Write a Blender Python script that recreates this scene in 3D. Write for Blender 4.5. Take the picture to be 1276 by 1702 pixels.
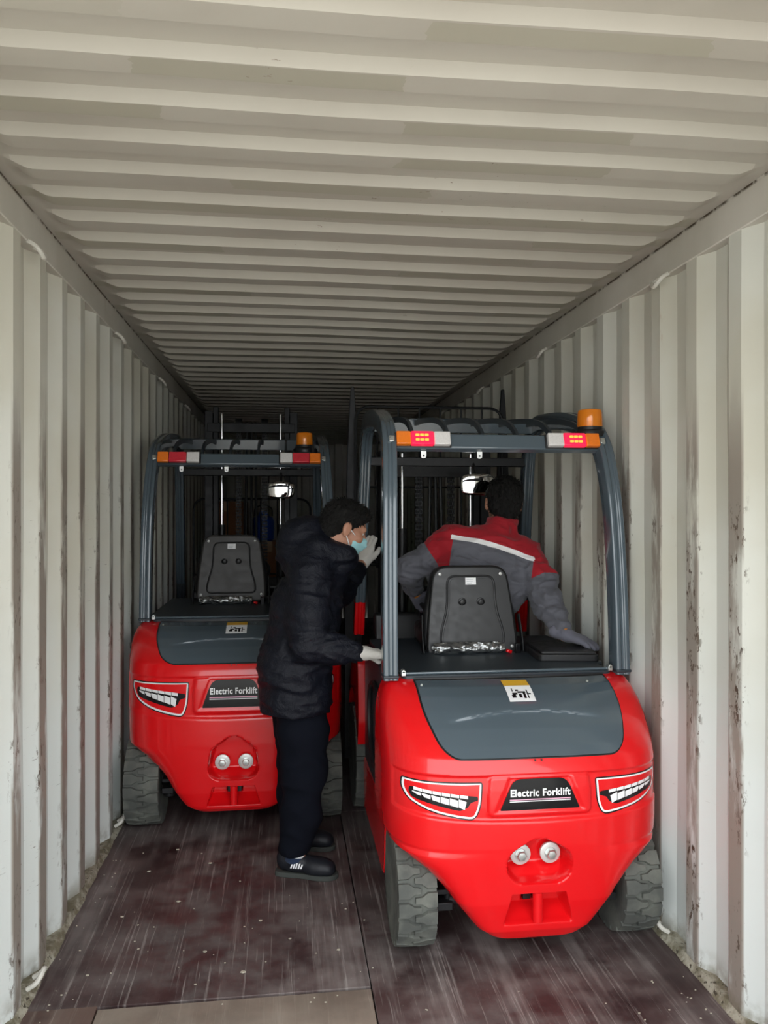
import bpy, bmesh, math, random
import numpy as np
from mathutils import Vector, Matrix, Euler, noise as mnoise

for o in list(bpy.data.objects):
    bpy.data.objects.remove(o, do_unlink=True)
scene = bpy.context.scene
COL = scene.collection

# ------------------------------------------------------------------ camera
YAW = math.radians(7.2)
cam_data = bpy.data.cameras.new('camera')
cam_data.sensor_fit = 'VERTICAL'
cam_data.sensor_height = 24.0
cam_data.lens = 24.0 * 1300.0 / 1702.0
cam_data.shift_y = -3.0 / 1702.0
cam_data.clip_start = 0.05
cam = bpy.data.objects.new('camera', cam_data)
COL.objects.link(cam)
cam.location = (0.0, 0.0, 1.66)
cam.rotation_euler = (math.radians(90), 0, -YAW)
scene.camera = cam

# ------------------------------------------------------------------ daylight: an even overcast sky
world = bpy.data.worlds.new('overcast_sky')
scene.world = world
world.use_nodes = True
wn = world.node_tree
bg = wn.nodes['Background']
bg.inputs['Color'].default_value = (0.93, 0.97, 1.0, 1)
bg.inputs['Strength'].default_value = 1.0
scene.view_settings.view_transform = 'Standard'
scene.view_settings.look = 'None'
scene.view_settings.gamma = 1.0
scene.view_settings.use_curve_mapping = False
scene.view_settings.exposure = 2.1

# a hazy sun beside the container lights the yard only; it never reaches through the door end
sun_data = bpy.data.lights.new('sun', 'SUN')
sun_data.energy = 1.0; sun_data.angle = math.radians(6); sun_data.color = (1.0, 0.94, 0.84)
sun = bpy.data.objects.new('sun', sun_data); COL.objects.link(sun)
sun.rotation_euler = Vector((-0.75, -0.35, -0.8)).to_track_quat('-Z', 'Y').to_euler()

random.seed(7)
PI = math.pi

# ------------------------------------------------------------------ node helpers
class NT:
    def __init__(self, name):
        self.m = bpy.data.materials.new(name)
        self.m.use_nodes = True
        self.t = self.m.node_tree
        self.b = self.t.nodes['Principled BSDF']
        self._tc = None
    def tc(self):
        if self._tc is None:
            self._tc = self.t.nodes.new('ShaderNodeTexCoord')
        return self._tc.outputs['Object']
    def link(self, a, b):
        self.t.links.new(a, b)
    def setin(self, sock, v):
        if hasattr(v, 'is_output'):
            self.link(v, sock)
        else:
            if sock.type == 'RGBA' and isinstance(v, (tuple, list)) and len(v) == 3:
                v = (*v, 1)
            sock.default_value = v
    def mapping(self, scale=(1, 1, 1), loc=(0, 0, 0), rot=(0, 0, 0), src=None):
        n = self.t.nodes.new('ShaderNodeMapping')
        n.inputs['Scale'].default_value = scale
        n.inputs['Location'].default_value = loc
        n.inputs['Rotation'].default_value = rot
        self.link(src or self.tc(), n.inputs['Vector'])
        return n.outputs[0]
    def noise(self, scale=5, detail=4, rough=0.55, vec=None, dist=0):
        n = self.t.nodes.new('ShaderNodeTexNoise')
        n.inputs['Scale'].default_value = scale
        n.inputs['Detail'].default_value = detail
        n.inputs['Roughness'].default_value = rough
        n.inputs['Distortion'].default_value = dist
        self.link(vec or self.tc(), n.inputs['Vector'])
        return n.outputs['Fac']
    def white(self, vec):
        n = self.t.nodes.new('ShaderNodeTexWhiteNoise')
        self.link(vec, n.inputs['Vector'])
        return n.outputs['Value']
    def voronoi(self, scale, vec=None, feature='F1'):
        n = self.t.nodes.new('ShaderNodeTexVoronoi')
        n.feature = feature
        n.inputs['Scale'].default_value = scale
        self.link(vec or self.tc(), n.inputs['Vector'])
        return n.outputs['Distance']
    def xyz(self, src=None):
        n = self.t.nodes.new('ShaderNodeSeparateXYZ')
        self.link(src or self.tc(), n.inputs[0])
        return n.outputs
    def comb(self, x=0, y=0, z=0):
        n = self.t.nodes.new('ShaderNodeCombineXYZ')
        for i, v in enumerate((x, y, z)):
            self.setin(n.inputs[i], v)
        return n.outputs[0]
    def math(self, op, a, b=0.0, c=0.0, clamp=False):
        n = self.t.nodes.new('ShaderNodeMath')
        n.operation = op
        n.use_clamp = clamp
        for i, v in enumerate((a, b, c)):
            self.setin(n.inputs[i], v)
        return n.outputs[0]
    def ramp(self, v, lo, hi, olo=0.0, ohi=1.0):
        n = self.t.nodes.new('ShaderNodeMapRange')
        n.interpolation_type = 'SMOOTHSTEP'
        n.inputs['From Min'].default_value = lo
        n.inputs['From Max'].default_value = hi
        n.inputs['To Min'].default_value = olo
        n.inputs['To Max'].default_value = ohi
        self.link(v, n.inputs['Value'])
        return n.outputs[0]
    def mix(self, f, a, b):
        n = self.t.nodes.new('ShaderNodeMix')
        n.data_type = 'RGBA'
        self.setin(n.inputs[0], f)
        self.setin(n.inputs[6], a)
        self.setin(n.inputs[7], b)
        return n.outputs[2]
    def attr(self, name):
        n = self.t.nodes.new('ShaderNodeAttribute')
        n.attribute_name = name
        return n.outputs['Fac']
    def bump(self, h, strength=0.3, dist=0.002):
        n = self.t.nodes.new('ShaderNodeBump')
        n.inputs['Strength'].default_value = strength
        n.inputs['Distance'].default_value = dist
        self.link(h, n.inputs['Height'])
        self.link(n.outputs[0], self.b.inputs['Normal'])
    def set(self, **k):
        names = dict(color='Base Color', rough='Roughness', metal='Metallic', spec='Specular IOR Level',
                     coat='Coat Weight', coatr='Coat Roughness', trans='Transmission Weight', ior='IOR',
                     emit='Emission Color', emits='Emission Strength', sheen='Sheen Weight', alpha='Alpha')
        for q, v in k.items():
            self.setin(self.b.inputs[names[q]], v)
        return self.m

def srgb(r, g, b):
    def f(c):
        c /= 255.0
        return c / 12.92 if c <= 0.04045 else ((c + 0.055) / 1.055) ** 2.4
    return (f(r), f(g), f(b))

MATS = {}
def simple(name, col, rough=0.5, metal=0.0, var=0.12, vscale=12, coat=0.0, bump=0.0, bscale=200, even=False, **k):
    t = NT(name)
    n = t.noise(vscale, 5)
    c = t.mix(n, tuple(max(0, v * (1 - var)) for v in col), tuple(min(1, v * (1 + var)) for v in col))
    r = t.ramp(t.noise(vscale * 2.3, 3), 0.3, 0.7, max(0.02, rough - 0.05), min(1, rough + 0.06))
    t.set(color=c, rough=rough if even else r, metal=metal, coat=coat, **k)
    if bump:
        t.bump(t.noise(bscale, 3), bump)
    MATS[name] = t.m
    return t.m

simple('red_paint', (0.72, 0.006, 0.009), 0.24, var=0.03, vscale=2, coat=0.5, coatr=0.05, spec=0.35, even=True)
simple('dark_red_paint', (0.45, 0.012, 0.016), 0.4, var=0.08)
simple('slate_paint', srgb(76, 88, 96), 0.20, var=0.03, vscale=2, coat=0.6, coatr=0.06, even=True)
simple('slate_satin', srgb(44, 52, 58), 0.42, var=0.05, vscale=3, even=True)
simple('black_plastic', (0.012, 0.012, 0.013), 0.42, var=0.2, bump=0.06, bscale=600)
simple('black_satin', (0.012, 0.012, 0.0125), 0.38, var=0.15)
simple('black_gloss', (0.008, 0.008, 0.009), 0.12, var=0.1, spec=0.22)
simple('black_steel', (0.013, 0.0135, 0.015), 0.5, metal=0.3, var=0.3)
simple('dark_grey_seat', srgb(58, 56, 54), 0.48, var=0.05, bump=0.05, bscale=500)
simple('chrome', (0.75, 0.76, 0.77), 0.12, metal=1.0, var=0.04)
simple('zinc', (0.62, 0.66, 0.64), 0.32, metal=0.9, var=0.15, vscale=60)
simple('washer_paint', (0.62, 0.62, 0.60), 0.4, metal=0.4, var=0.1, vscale=60)
simple('white_print', (0.82, 0.82, 0.82), 0.35, var=0.02)
simple('grey_print', (0.35, 0.38, 0.40), 0.4, var=0.02)
simple('pink_print', (0.80, 0.42, 0.55), 0.35, var=0.02)
simple('yellow_print', (0.75, 0.42, 0.03), 0.35, var=0.02)
simple('black_print', (0.006, 0.006, 0.007), 0.22, var=0.1)
simple('amber_lens', (0.85, 0.20, 0.015), 0.18, var=0.12, vscale=90, coat=0.6)
simple('red_lens', (0.62, 0.03, 0.05), 0.18, var=0.18, vscale=90, coat=0.6)
simple('clear_lens', (0.70, 0.68, 0.66), 0.15, var=0.2, vscale=150, coat=0.6)
simple('cardboard', srgb(140, 96, 62), 0.8, var=0.1)
simple('parcel_tape', srgb(170, 130, 80), 0.35, var=0.05)
simple('blue_plastic', (0.02, 0.10, 0.45), 0.35, var=0.08)
simple('pallet_wood', srgb(130, 105, 75), 0.8, var=0.25, vscale=25)
simple('ring_paint', srgb(205, 202, 192), 0.5, var=0.12, vscale=40)
simple('mirror_glass', (0.92, 0.93, 0.94), 0.02, metal=1.0, var=0.01)
simple('pale_chip', srgb(175, 168, 152), 0.7, var=0.15, vscale=60)

# rubber with grey dust
t = NT('tyre_rubber')
n = t.noise(9, 6); n2 = t.noise(60, 4)
c = t.mix(t.ramp(n, 0.35, 0.7), srgb(84, 86, 82), srgb(114, 116, 108))
t.set(color=t.mix(t.math('MULTIPLY', n2, 0.5), c, srgb(70, 72, 70)), rough=0.85, spec=0.25)
t.bump(n2, 0.25); MATS['tyre_rubber'] = t.m
# amber dome, translucent
t = NT('amber_dome'); t.set(color=(0.95, 0.28, 0.01), rough=0.12, trans=0.35, ior=1.45, coat=0.5)
MATS['amber_dome'] = t.m
# lit lamps
def lit(name, col, strength):
    t = NT(name); t.set(color=col, rough=0.25, emit=col, emits=strength); MATS[name] = t.m
lit('red_lens_lit', (1.0, 0.012, 0.05), 0.30)
lit('led_lit', (1.0, 0.22, 0.03), 0.55)
# clear plastic wrap, crinkled
t = NT('plastic_wrap')
v = t.voronoi(38, t.mapping((1, 1, 0.35), src=None)); n = t.noise(70, 4, dist=1.5)
t.set(color=(0.42, 0.43, 0.43), rough=0.10, metal=0.85, spec=0.9)
t.bump(t.math('ADD', v, t.math('MULTIPLY', n, 0.4)), 0.5, 0.012); MATS['plastic_wrap'] = t.m

# ---- container paint, used on walls, rails, roof
Y0, Y1 = 1.15, 12.0
INL, INR, HC = -0.867, 1.465, 2.695
def container_wall(name, plane, sgn):
    t = NT(name)
    x, y, z = t.xyz()[:3]
    base = t.mix(t.ramp(t.noise(1.3, 4), 0.35, 0.65), srgb(196, 193, 178), srgb(208, 208, 198))
    base = t.mix(t.ramp(t.noise(3.0, 5, vec=t.mapping((1, 1, 0.25))), 0.5, 0.75, 0, 0.35), base, srgb(196, 196, 188))
    # cool skylight on the lower wall, painted into the colour
    low = t.ramp(t.math('ADD', z, t.math('MULTIPLY', t.noise(2.2, 3), 0.5)), 0.9, 1.8, 0.8, 0.0)
    base = t.mix(low, base, srgb(208, 214, 212))
    # the ridges that stand into the room are scuffed to brown
    d = t.math('ABSOLUTE', t.math('SUBTRACT', x, plane))
    ridge = t.ramp(d, 0.0015, 0.006, 1.0, 0.0)
    hz = t.ramp(z, 1.75, 2.2, 1.0, 0.0)
    sc = t.ramp(t.noise(3.2, 6, 0.65, vec=t.mapping((1, 2.2, 0.5))), 0.36, 0.50)
    wear = t.math('MULTIPLY', t.math('MULTIPLY', ridge, hz), sc)
    base = t.mix(t.math('MULTIPLY', wear, 0.88), base, srgb(138, 128, 117))
    # chipped edges, rust and dark scrapes
    edge = t.ramp(d, 0.0, 0.016, 1.0, 0.0)
    hz2 = t.ramp(z, 1.5, 2.0, 1.0, 0.0)
    chips = t.ramp(t.noise(42, 6, 0.7, vec=t.mapping((1, 1, 0.45))), 0.56, 0.60)
    clump = t.ramp(t.noise(2.6, 4, 0.6), 0.44, 0.56)
    ch = t.math('MULTIPLY', t.math('MULTIPLY', chips, clump), t.math('MULTIPLY', edge, hz2))
    base = t.mix(ch, base, srgb(84, 70, 58))
    scr = t.ramp(t.noise(30, 5, 0.7, vec=t.mapping((1, 0.5, 5.0), rot=(0.25, 0, 0))), 0.64, 0.70)
    scl = t.ramp(t.noise(1.9, 3), 0.52, 0.64)
    base = t.mix(t.math('MULTIPLY', t.math('MULTIPLY', scr, scl), t.math('MULTIPLY', hz2, 0.9)), base, srgb(104, 97, 90))
    rust = t.ramp(t.noise(5, 6, 0.65, vec=t.mapping((1, 1, 0.5), loc=(3, 1, 7))), 0.66, 0.74)
    base = t.mix(t.math('MULTIPLY', rust, 0.35), base, srgb(150, 112, 84))
    # grime above the floor
    gr = t.math('MULTIPLY', t.ramp(z, 0.0, 0.13, 0.8, 0.0), t.ramp(t.noise(14, 5), 0.35, 0.6))
    base = t.mix(gr, base, srgb(112, 104, 84))
    t.set(color=base, rough=0.5, spec=0.35)
    t.bump(t.noise(9, 5), 0.12, 0.01)
    MATS[name] = t.m
container_wall('wall_paint_left', INL, 1)
container_wall('wall_paint_right', INR, -1)

t = NT('roof_paint')
x, y, z = t.xyz()[:3]
base = t.mix(t.ramp(t.noise(1.0, 4), 0.35, 0.65), srgb(170, 164, 153), srgb(180, 175, 164))
yr = t.math('SUBTRACT', y, Y0 + 0.004)
row = t.math('FLOOR', t.math('DIVIDE', yr, 0.209))
low = t.math('LESS_THAN', t.math('FRACT', t.math('DIVIDE', yr, 0.209)), 0.40)
jit = t.math('MULTIPLY', t.white(t.comb(row, 3.1, 0)), 0.5)
cell = t.math('FLOOR', t.math('ADD', t.math('ADD', t.math('DIVIDE', x, 0.62), jit), t.math('MULTIPLY', t.noise(14, 4), 0.14)))
wv = t.white(t.comb(cell, row, 1.0))
base = t.mix(t.math('MULTIPLY', t.math('MULTIPLY', t.ramp(wv, 0.46, 0.50), low), 0.5), base, srgb(154, 150, 130))
sp = t.ramp(t.noise(48, 4, 0.7, vec=t.mapping((0.45, 1, 1))), 0.66, 0.70)
spc = t.ramp(t.noise(1.2, 3, vec=t.mapping(loc=(5, 2, 0))), 0.54, 0.62)
base = t.mix(t.math('MULTIPLY', sp, spc), base, srgb(92, 70, 50))
t.set(color=base, rough=0.5, spec=0.35)
t.bump(t.noise(6, 4), 0.12, 0.01)
MATS['roof_paint'] = t.m

t = NT('rail_paint')
x, y, z = t.xyz()[:3]
base = t.mix(t.ramp(t.noise(2.0, 5), 0.35, 0.65), srgb(188, 184, 172), srgb(202, 198, 188))
st = t.ramp(t.noise(6, 4, vec=t.mapping((1, 3.0, 0.06))), 0.66, 0.72)
base = t.mix(t.math('MULTIPLY', st, 0.6), base, srgb(146, 110, 70))
sm = t.ramp(z, HC - 0.014, HC - 0.004)
base = t.mix(t.math('MULTIPLY', sm, t.ramp(t.noise(25, 5), 0.35, 0.55)), base, srgb(70, 58, 44))
t.set(color=base, rough=0.55, spec=0.35)
MATS['rail_paint'] = t.m

t = NT('sill_grime')
n = t.noise(16, 6, 0.65)
base = t.mix(t.ramp(n, 0.35, 0.6), srgb(168, 164, 148), srgb(112, 106, 86))
base = t.mix(t.ramp(t.noise(40, 5), 0.58, 0.66), base, srgb(66, 60, 46))
t.set(color=base, rough=0.85); t.bump(n, 0.6, 0.01)
MATS['sill_grime'] = t.m

def plywood(name, dark, mid, dust, dustamt):
    t = NT(name)
    oi = t.t.nodes.new('ShaderNodeObjectInfo')
    off = t.comb(t.math('MULTIPLY', oi.outputs['Random'], 17.0), t.math('MULTIPLY', oi.outputs['Random'], 9.0), 0)
    va = t.t.nodes.new('ShaderNodeVectorMath'); va.operation = 'ADD'
    t.link(t.tc(), va.inputs[0]); t.link(off, va.inputs[1])
    P = va.outputs[0]
    n1 = t.noise(2.4, 6, 0.6, vec=P)
    base = t.mix(t.ramp(n1, 0.35, 0.65), dark, mid)
    # long pale scratches and tyre tracks down the length of the floor
    s1 = t.ramp(t.noise(1.0, 5, 0.7, vec=t.mapping((46, 1.1, 1), rot=(0, 0, 0.05), src=P)), 0.56, 0.66)
    s2 = t.ramp(t.noise(1.0, 4, 0.65, vec=t.mapping((85, 1.6, 1), rot=(0, 0, -0.09), src=P)), 0.60, 0.68)
    s3 = t.ramp(t.noise(1.0, 4, 0.6, vec=t.mapping((9, 0.6, 1), src=P)), 0.48, 0.68)
    du = t.ramp(t.noise(5, 6, 0.65, vec=P), 0.36, 0.68)
    d = t.math('MULTIPLY', t.math('ADD', t.math('ADD', t.math('MULTIPLY', s1, 0.42), t.math('MULTIPLY', s2, 0.42)), t.math('MULTIPLY', s3, 0.3)), dustamt)
    d = t.math('ADD', d, t.math('MULTIPLY', du, 0.28 * dustamt), clamp=True)
    base = t.mix(d, base, dust)
    spk = t.ramp(t.noise(120, 3, 0.6, vec=P), 0.70, 0.74)
    base = t.mix(t.math('MULTIPLY', spk, 0.5), base, srgb(170, 165, 155))
    stn = t.ramp(t.noise(1.7, 3, vec=t.mapping((1, 1, 1), loc=(4, 4, 4), src=P)), 0.60, 0.68)
    base = t.mix(t.math('MULTIPLY', stn, 0.5), base, srgb(42, 24, 24))
    t.set(color=base, rough=t.ramp(du, 0, 1, 0.42, 0.75), spec=0.35)
    t.bump(t.math('ADD', s1, n1), 0.2, 0.002)
    MATS[name] = t.m
plywood('plywood_maroon', srgb(54, 39, 40), srgb(80, 62, 61), srgb(150, 143, 139), 1.15)
plywood('plywood_pale', srgb(112, 100, 90), srgb(140, 128, 116), srgb(160, 150, 138), 0.6)
plywood('plywood_brown', srgb(70, 50, 46), srgb(104, 84, 76), srgb(150, 138, 128), 0.7)

simple('yard_concrete', (0.44, 0.425, 0.395), 0.85, var=0.12, vscale=2)

# ------------------------------------------------------------------ mesh helpers
class MB:
    def __init__(self):
        self.v, self.f, self.mi = [], [], []
        self.m = 0
    def add(self, vs, fs, M=None):
        b = len(self.v)
        for p in vs:
            p = Vector(p)
            self.v.append(tuple(M @ p) if M is not None else tuple(p))
        for f in fs:
            self.f.append(tuple(b + i for i in f)); self.mi.append(self.m)
        return self
    def box(self, c, s, rot=None):
        x, y, z = (k / 2 for k in s)
        vs = [(-x, -y, -z), (x, -y, -z), (x, y, -z), (-x, y, -z), (-x, -y, z), (x, -y, z), (x, y, z), (-x, y, z)]
        M = Matrix.Translation(c)
        if rot: M = M @ Euler(rot).to_matrix().to_4x4()
        return self.add(vs, [(0, 3, 2, 1), (4, 5, 6, 7), (0, 1, 5, 4), (1, 2, 6, 5), (2, 3, 7, 6), (3, 0, 4, 7)], M)
    def span(self, a, b):
        return self.box([(p + q) / 2 for p, q in zip(a, b)], [abs(q - p) for p, q in zip(a, b)])
    def cyl(self, p0, p1, r0, r1=None, n=20, caps=True):
        r1 = r0 if r1 is None else r1
        p0, p1 = Vector(p0), Vector(p1)
        d = (p1 - p0).normalized()
        q = Vector((0, 0, 1)).rotation_difference(d).to_matrix()
        vs, fs = [], []
        for p, r in ((p0, r0), (p1, r1)):
            for i in range(n):
                a = 2 * PI * i / n
                vs.append(p + q @ Vector((r * math.cos(a), r * math.sin(a), 0)))
        for i in range(n):
            fs.append((i, (i + 1) % n, n + (i + 1) % n, n + i))
        if caps:
            fs.append(tuple(reversed(range(n)))); fs.append(tuple(range(n, 2 * n)))
        return self.add(vs, fs)
    def lathe(self, prof, origin, axis, n=28):
        """prof: (radius, height) pairs along axis"""
        q = Vector((0, 0, 1)).rotation_difference(Vector(axis).normalized()).to_matrix()
        o = Vector(origin)
        vs, fs = [], []
        for r, h in prof:
            for i in range(n):
                a = 2 * PI * i / n
                vs.append(o + q @ Vector((r * math.cos(a), r * math.sin(a), h)))
        for k in range(len(prof) - 1):
            for i in range(n):
                j = (i + 1) % n
                fs.append((k * n + i, k * n + j, (k + 1) * n + j, (k + 1) * n + i))
        fs.append(tuple(reversed(range(n)))); fs.append(tuple(range((len(prof) - 1) * n, len(prof) * n)))
        return self.add(vs, fs)
    def sweep(self, path, prof, side=(1, 0, 0), caps=True, closed=False):
        """prof: (along side, along normal) pairs"""
        path = [Vector(p) for p in path]
        n = len(prof); m = len(path)
        side0 = Vector(side).normalized()
        vs, fs = [], []
        for i, p in enumerate(path):
            if closed:
                tg = path[(i + 1) % m] - path[i - 1]
            else:
                tg = path[min(i + 1, m - 1)] - path[max(i - 1, 0)]
            tg.normalize()
            s = side0 - tg * side0.dot(tg)
            if s.length < 1e-4: s = tg.orthogonal()
            s.normalize()
            nn = tg.cross(s)
            for a, b in prof:
                vs.append(p + s * a + nn * b)
        for i in range(m if closed else m - 1):
            k = (i + 1) % m
            for j in range(n):
                l = (j + 1) % n
                fs.append((i * n + j, i * n + l, k * n + l, k * n + j))
        if caps and not closed:
            fs.append(tuple(reversed(range(n)))); fs.append(tuple(range((m - 1) * n, m * n)))
        return self.add(vs, fs)
    def tube(self, path, r, n=10, closed=False, side=None):
        prof = [(r * math.cos(2 * PI * i / n), r * math.sin(2 * PI * i / n)) for i in range(n)]
        if side is None:
            # pick a side that is never parallel to the path
            path = [Vector(p) for p in path]
            best = None
            for s in (Vector((1, 0, 0)), Vector((0, 1, 0)), Vector((0, 0, 1)), Vector((0.5, 0.6, 0.62))):
                w = max(abs((path[i + 1] - path[i]).normalized().dot(s.normalized())) for i in range(len(path) - 1))
                if best is None or w < best[0] - 1e-3: best = (w, s)
            side = best[1]
        return self.sweep(path, prof, side, closed=closed)
    def prism(self, outline, fn0, fn1):
        """outline: 2D loop; fn0/fn1 map (a,b) to 3D for the two ends"""
        n = len(outline)
        vs = [fn0(a, b) for a, b in outline] + [fn1(a, b) for a, b in outline]
        fs = [tuple(range(n)), tuple(reversed(range(n, 2 * n)))]
        for i in range(n):
            j = (i + 1) % n
            fs.append((i, n + i, n + j, j))
        return self.add(vs, fs)
    def grid(self, rows):
        n = len(rows[0])
        vs = [p for r in rows for p in r]
        fs = []
        for i in range(len(rows) - 1):
            for j in range(n - 1):
                fs.append((i * n + j, i * n + j + 1, (i + 1) * n + j + 1, (i + 1) * n + j))
        return self.add(vs, fs)
    def ball(self, c, r, n=12, sc=(1, 1, 1)):
        prof = [(max(1e-4, r * math.sin(PI * i / n)), -r * math.cos(PI * i / n)) for i in range(n + 1)]
        b = len(self.v)
        self.lathe(prof, (0, 0, 0), (0, 0, 1), 2 * n)
        for i in range(b, len(self.v)):
            p = self.v[i]
            self.v[i] = (c[0] + p[0] * sc[0], c[1] + p[1] * sc[1], c[2] + p[2] * sc[2])
        return self
    def build(self, name, mat, parent=None, smooth=35, bevel=0.0, seg=2, fix=True, label=None, loc=None):
        me = bpy.data.meshes.new(name)
        me.from_pydata(self.v, [], self.f)
        mats = mat if isinstance(mat, (list, tuple)) else [mat]
        for m in mats:
            me.materials.append(MATS[m] if isinstance(m, str) else m)
        me.polygons.foreach_set('material_index', self.mi)
        if fix:
            bm = bmesh.new(); bm.from_mesh(me)
            bmesh.ops.recalc_face_normals(bm, faces=bm.faces)
            bm.to_mesh(me); bm.free()
        if smooth:
            me.polygons.foreach_set('use_smooth', [True] * len(me.polygons))
            me.set_sharp_from_angle(angle=math.radians(smooth))
        me.update()
        o = bpy.data.objects.new(name, me)
        COL.objects.link(o)
        if parent: o.parent = parent
        if loc is not None: o.location = loc
        if bevel:
            b = o.modifiers.new('bevel', 'BEVEL'); b.width = bevel; b.segments = seg
            b.limit_method = 'ANGLE'; b.angle_limit = math.radians(30)
            b.harden_normals = False
        if label: o['label'] = label
        return o

def tag(o, label=None, cat=None, group=None, kind=None):
    if label: o['label'] = label
    if cat: o['category'] = cat
    if group: o['group'] = group
    if kind: o['kind'] = kind
    return o
def empty(name, loc, rz=0):
    o = bpy.data.objects.new(name, None)
    COL.objects.link(o)
    o.location = loc; o.rotation_euler = (0, 0, rz); o.empty_display_size = 0.2
    return o
def part(name, mesh, parent, loc=(0, 0, 0), rot=(0, 0, 0)):
    o = bpy.data.objects.new(name, mesh); COL.objects.link(o)
    o.parent = parent; o.location = loc; o.rotation_euler = rot
    return o
def catmull(pts, k=8, closed=False):
    pts = [Vector(p) for p in pts]
    n = len(pts); out = []
    for i in range(n if closed else n - 1):
        if closed:
            a, b, c, d = pts[i - 1], pts[i], pts[(i + 1) % n], pts[(i + 2) % n]
        else:
            b, c = pts[i], pts[i + 1]
            a = pts[i - 1] if i > 0 else b * 2 - c
            d = pts[i + 2] if i + 2 < n else c * 2 - b
        for j in range(k):
            u = j / k
            out.append(0.5 * ((2 * b) + (c - a) * u + (2 * a - 5 * b + 4 * c - d) * u * u + (3 * b - a - 3 * c + d) * u ** 3))
    if not closed: out.append(pts[-1])
    return out
def rounded(pts, r, k=5):
    """2D loop with rounded corners"""
    n = len(pts); out = []
    for i in range(n):
        p0, p, p1 = Vector(pts[i - 1]), Vector(pts[i]), Vector(pts[(i + 1) % n])
        rr = r[i] if isinstance(r, (list, tuple)) else r
        a = (p0 - p); b = (p1 - p)
        d = min(rr, a.length * 0.49, b.length * 0.49)
        if d < 1e-5:
            out.append((p.x, p.y)); continue
        s, e = p + a.normalized() * d, p + b.normalized() * d
        for j in range(k + 1):
            u = j / k
            q = s * (1 - u) ** 2 + p * 2 * u * (1 - u) + e * u * u
            out.append((q.x, q.y))
    return out
def offset2(loop, d):
    """move a 2D loop inward by d (counter-clockwise or clockwise alike)"""
    n = len(loop)
    area = sum(loop[i - 1][0] * loop[i][1] - loop[i][0] * loop[i - 1][1] for i in range(n))
    s = 1 if area > 0 else -1
    out = []
    for i in range(n):
        a = Vector(loop[i - 1]); b = Vector(loop[(i + 1) % n])
        tg = (b - a)
        if tg.length < 1e-9: out.append(loop[i]); continue
        tg.normalize()
        out.append((loop[i][0] - tg.y * d * s, loop[i][1] + tg.x * d * s))
    return out
def sstep(a, b, x):
    u = min(1, max(0, (x - a) / (b - a))); return u * u * (3 - 2 * u)
def interp(x, xs, ys):
    return float(np.interp(x, xs, ys))

# ------------------------------------------------------------------ the shipping container
Y0, Y1 = 1.15, 12.0
RAIL = 0.125
def wall(name, plane, out, mat, phase):
    mb = MB()
    p = 0.278
    prof = []
    k = -1
    y = Y0 + phase - p
    while y < Y1 + p:
        prof += [(y, 0), (y + 0.072, 0), (y + 0.140, 0.036), (y + 0.210, 0.036)]
        y += p
    prof = [q for q in prof if Y0 <= q[0] <= Y1]
    zs = [0.0] + [0.22 * i for i in range(1, 12)] + [HC - RAIL]
    rnd = random.Random(3 if out > 0 else 4)
    rows = []
    for z in zs:
        row = []
        for (y, d) in prof:
            # old dents bow the ribs by a few millimetres
            w = mnoise.noise(Vector((y * 1.9, z * 1.4, 5.0 * out))) * 0.006 * (1 if 0.1 < z < 2.5 else 0)
            yy = y + mnoise.noise(Vector((y * 2.7, z * 1.1, 9.0 + out))) * 0.004 * (1 if 0.1 < z < 2.5 else 0)
            row.append((plane + out * (d + (w if d > 0 else max(w, 0) * 0.2)), yy, z))
        rows.append(row)
    mb.grid(rows)
    o = mb.build(name, mat, smooth=20, fix=False)
    tag(o, kind='structure')
    return o
wl = wall('wall_left', INL, -1, 'wall_paint_left', 0.105)
tag(wl, 'corrugated off-white steel container wall on the left', 'wall')
wr = wall('wall_right', INR, 1, 'wall_paint_right', 0.105)
tag(wr, 'corrugated off-white steel container wall on the right', 'wall')
# roof: pressed corrugations that fade out before the rails
mb = MB()
p = 0.209
cross = []
y = Y0
while y < Y1:
    cross += [(y, 0.0), (y + 0.072, 0.0), (y + 0.100, 0.032), (y + 0.196, 0.032)]
    y += p
cross = [c for c in cross if c[0] <= Y1] + [(Y1, 0.0)]
xs = [INL - 0.01, INL + 0.035, INL + 0.05, INL + 0.07, INL + 0.09, INL + 0.11, INL + 0.13] + [INL + 0.13 + (INR - INL - 0.26) * i / 14 for i in range(1, 14)] + \
     [INR - 0.13, INR - 0.11, INR - 0.09, INR - 0.07, INR - 0.05, INR - 0.035, INR + 0.01]
rows = []
for (y, d) in cross:
    row = []
    for x in xs:
        a = sstep(INL + 0.035, INL + 0.13, x) * sstep(-(INR - 0.035), -(INR - 0.13), -x)
        sag = 0.010 * mnoise.noise(Vector((x * 0.9, y * 0.35, 2.0))) * a
        row.append((x, y + 0.012 * mnoise.noise(Vector((x * 0.8, y * 0.6, 8.0))) * a, HC - (0.032 - d) * a + sag))
    rows.append(row)
mb.grid(rows)
ceil = mb.build('ceiling', 'roof_paint', smooth=22, fix=False)
tag(ceil, 'cream corrugated steel container roof with cross ribs', 'ceiling', kind='structure')
# roof and wall outer skins so that daylight only enters through the door end
mb = MB()
mb.span((INL - 0.09, Y0, HC + 0.03), (INR + 0.09, Y1 + 0.1, HC + 0.06))
o = mb.build('roof_sheet', 'rail_paint', ceil)
o.parent = ceil
for nm, par, xa, xb in (('outer_skin', wl, INL - 0.09, INL - 0.07), ('outer_skin', wr, INR + 0.07, INR + 0.09)):
    MB().span((xa, Y0, -0.15), (xb, Y1 + 0.1, HC + 0.03)).build(nm, 'rail_paint', par)
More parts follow.
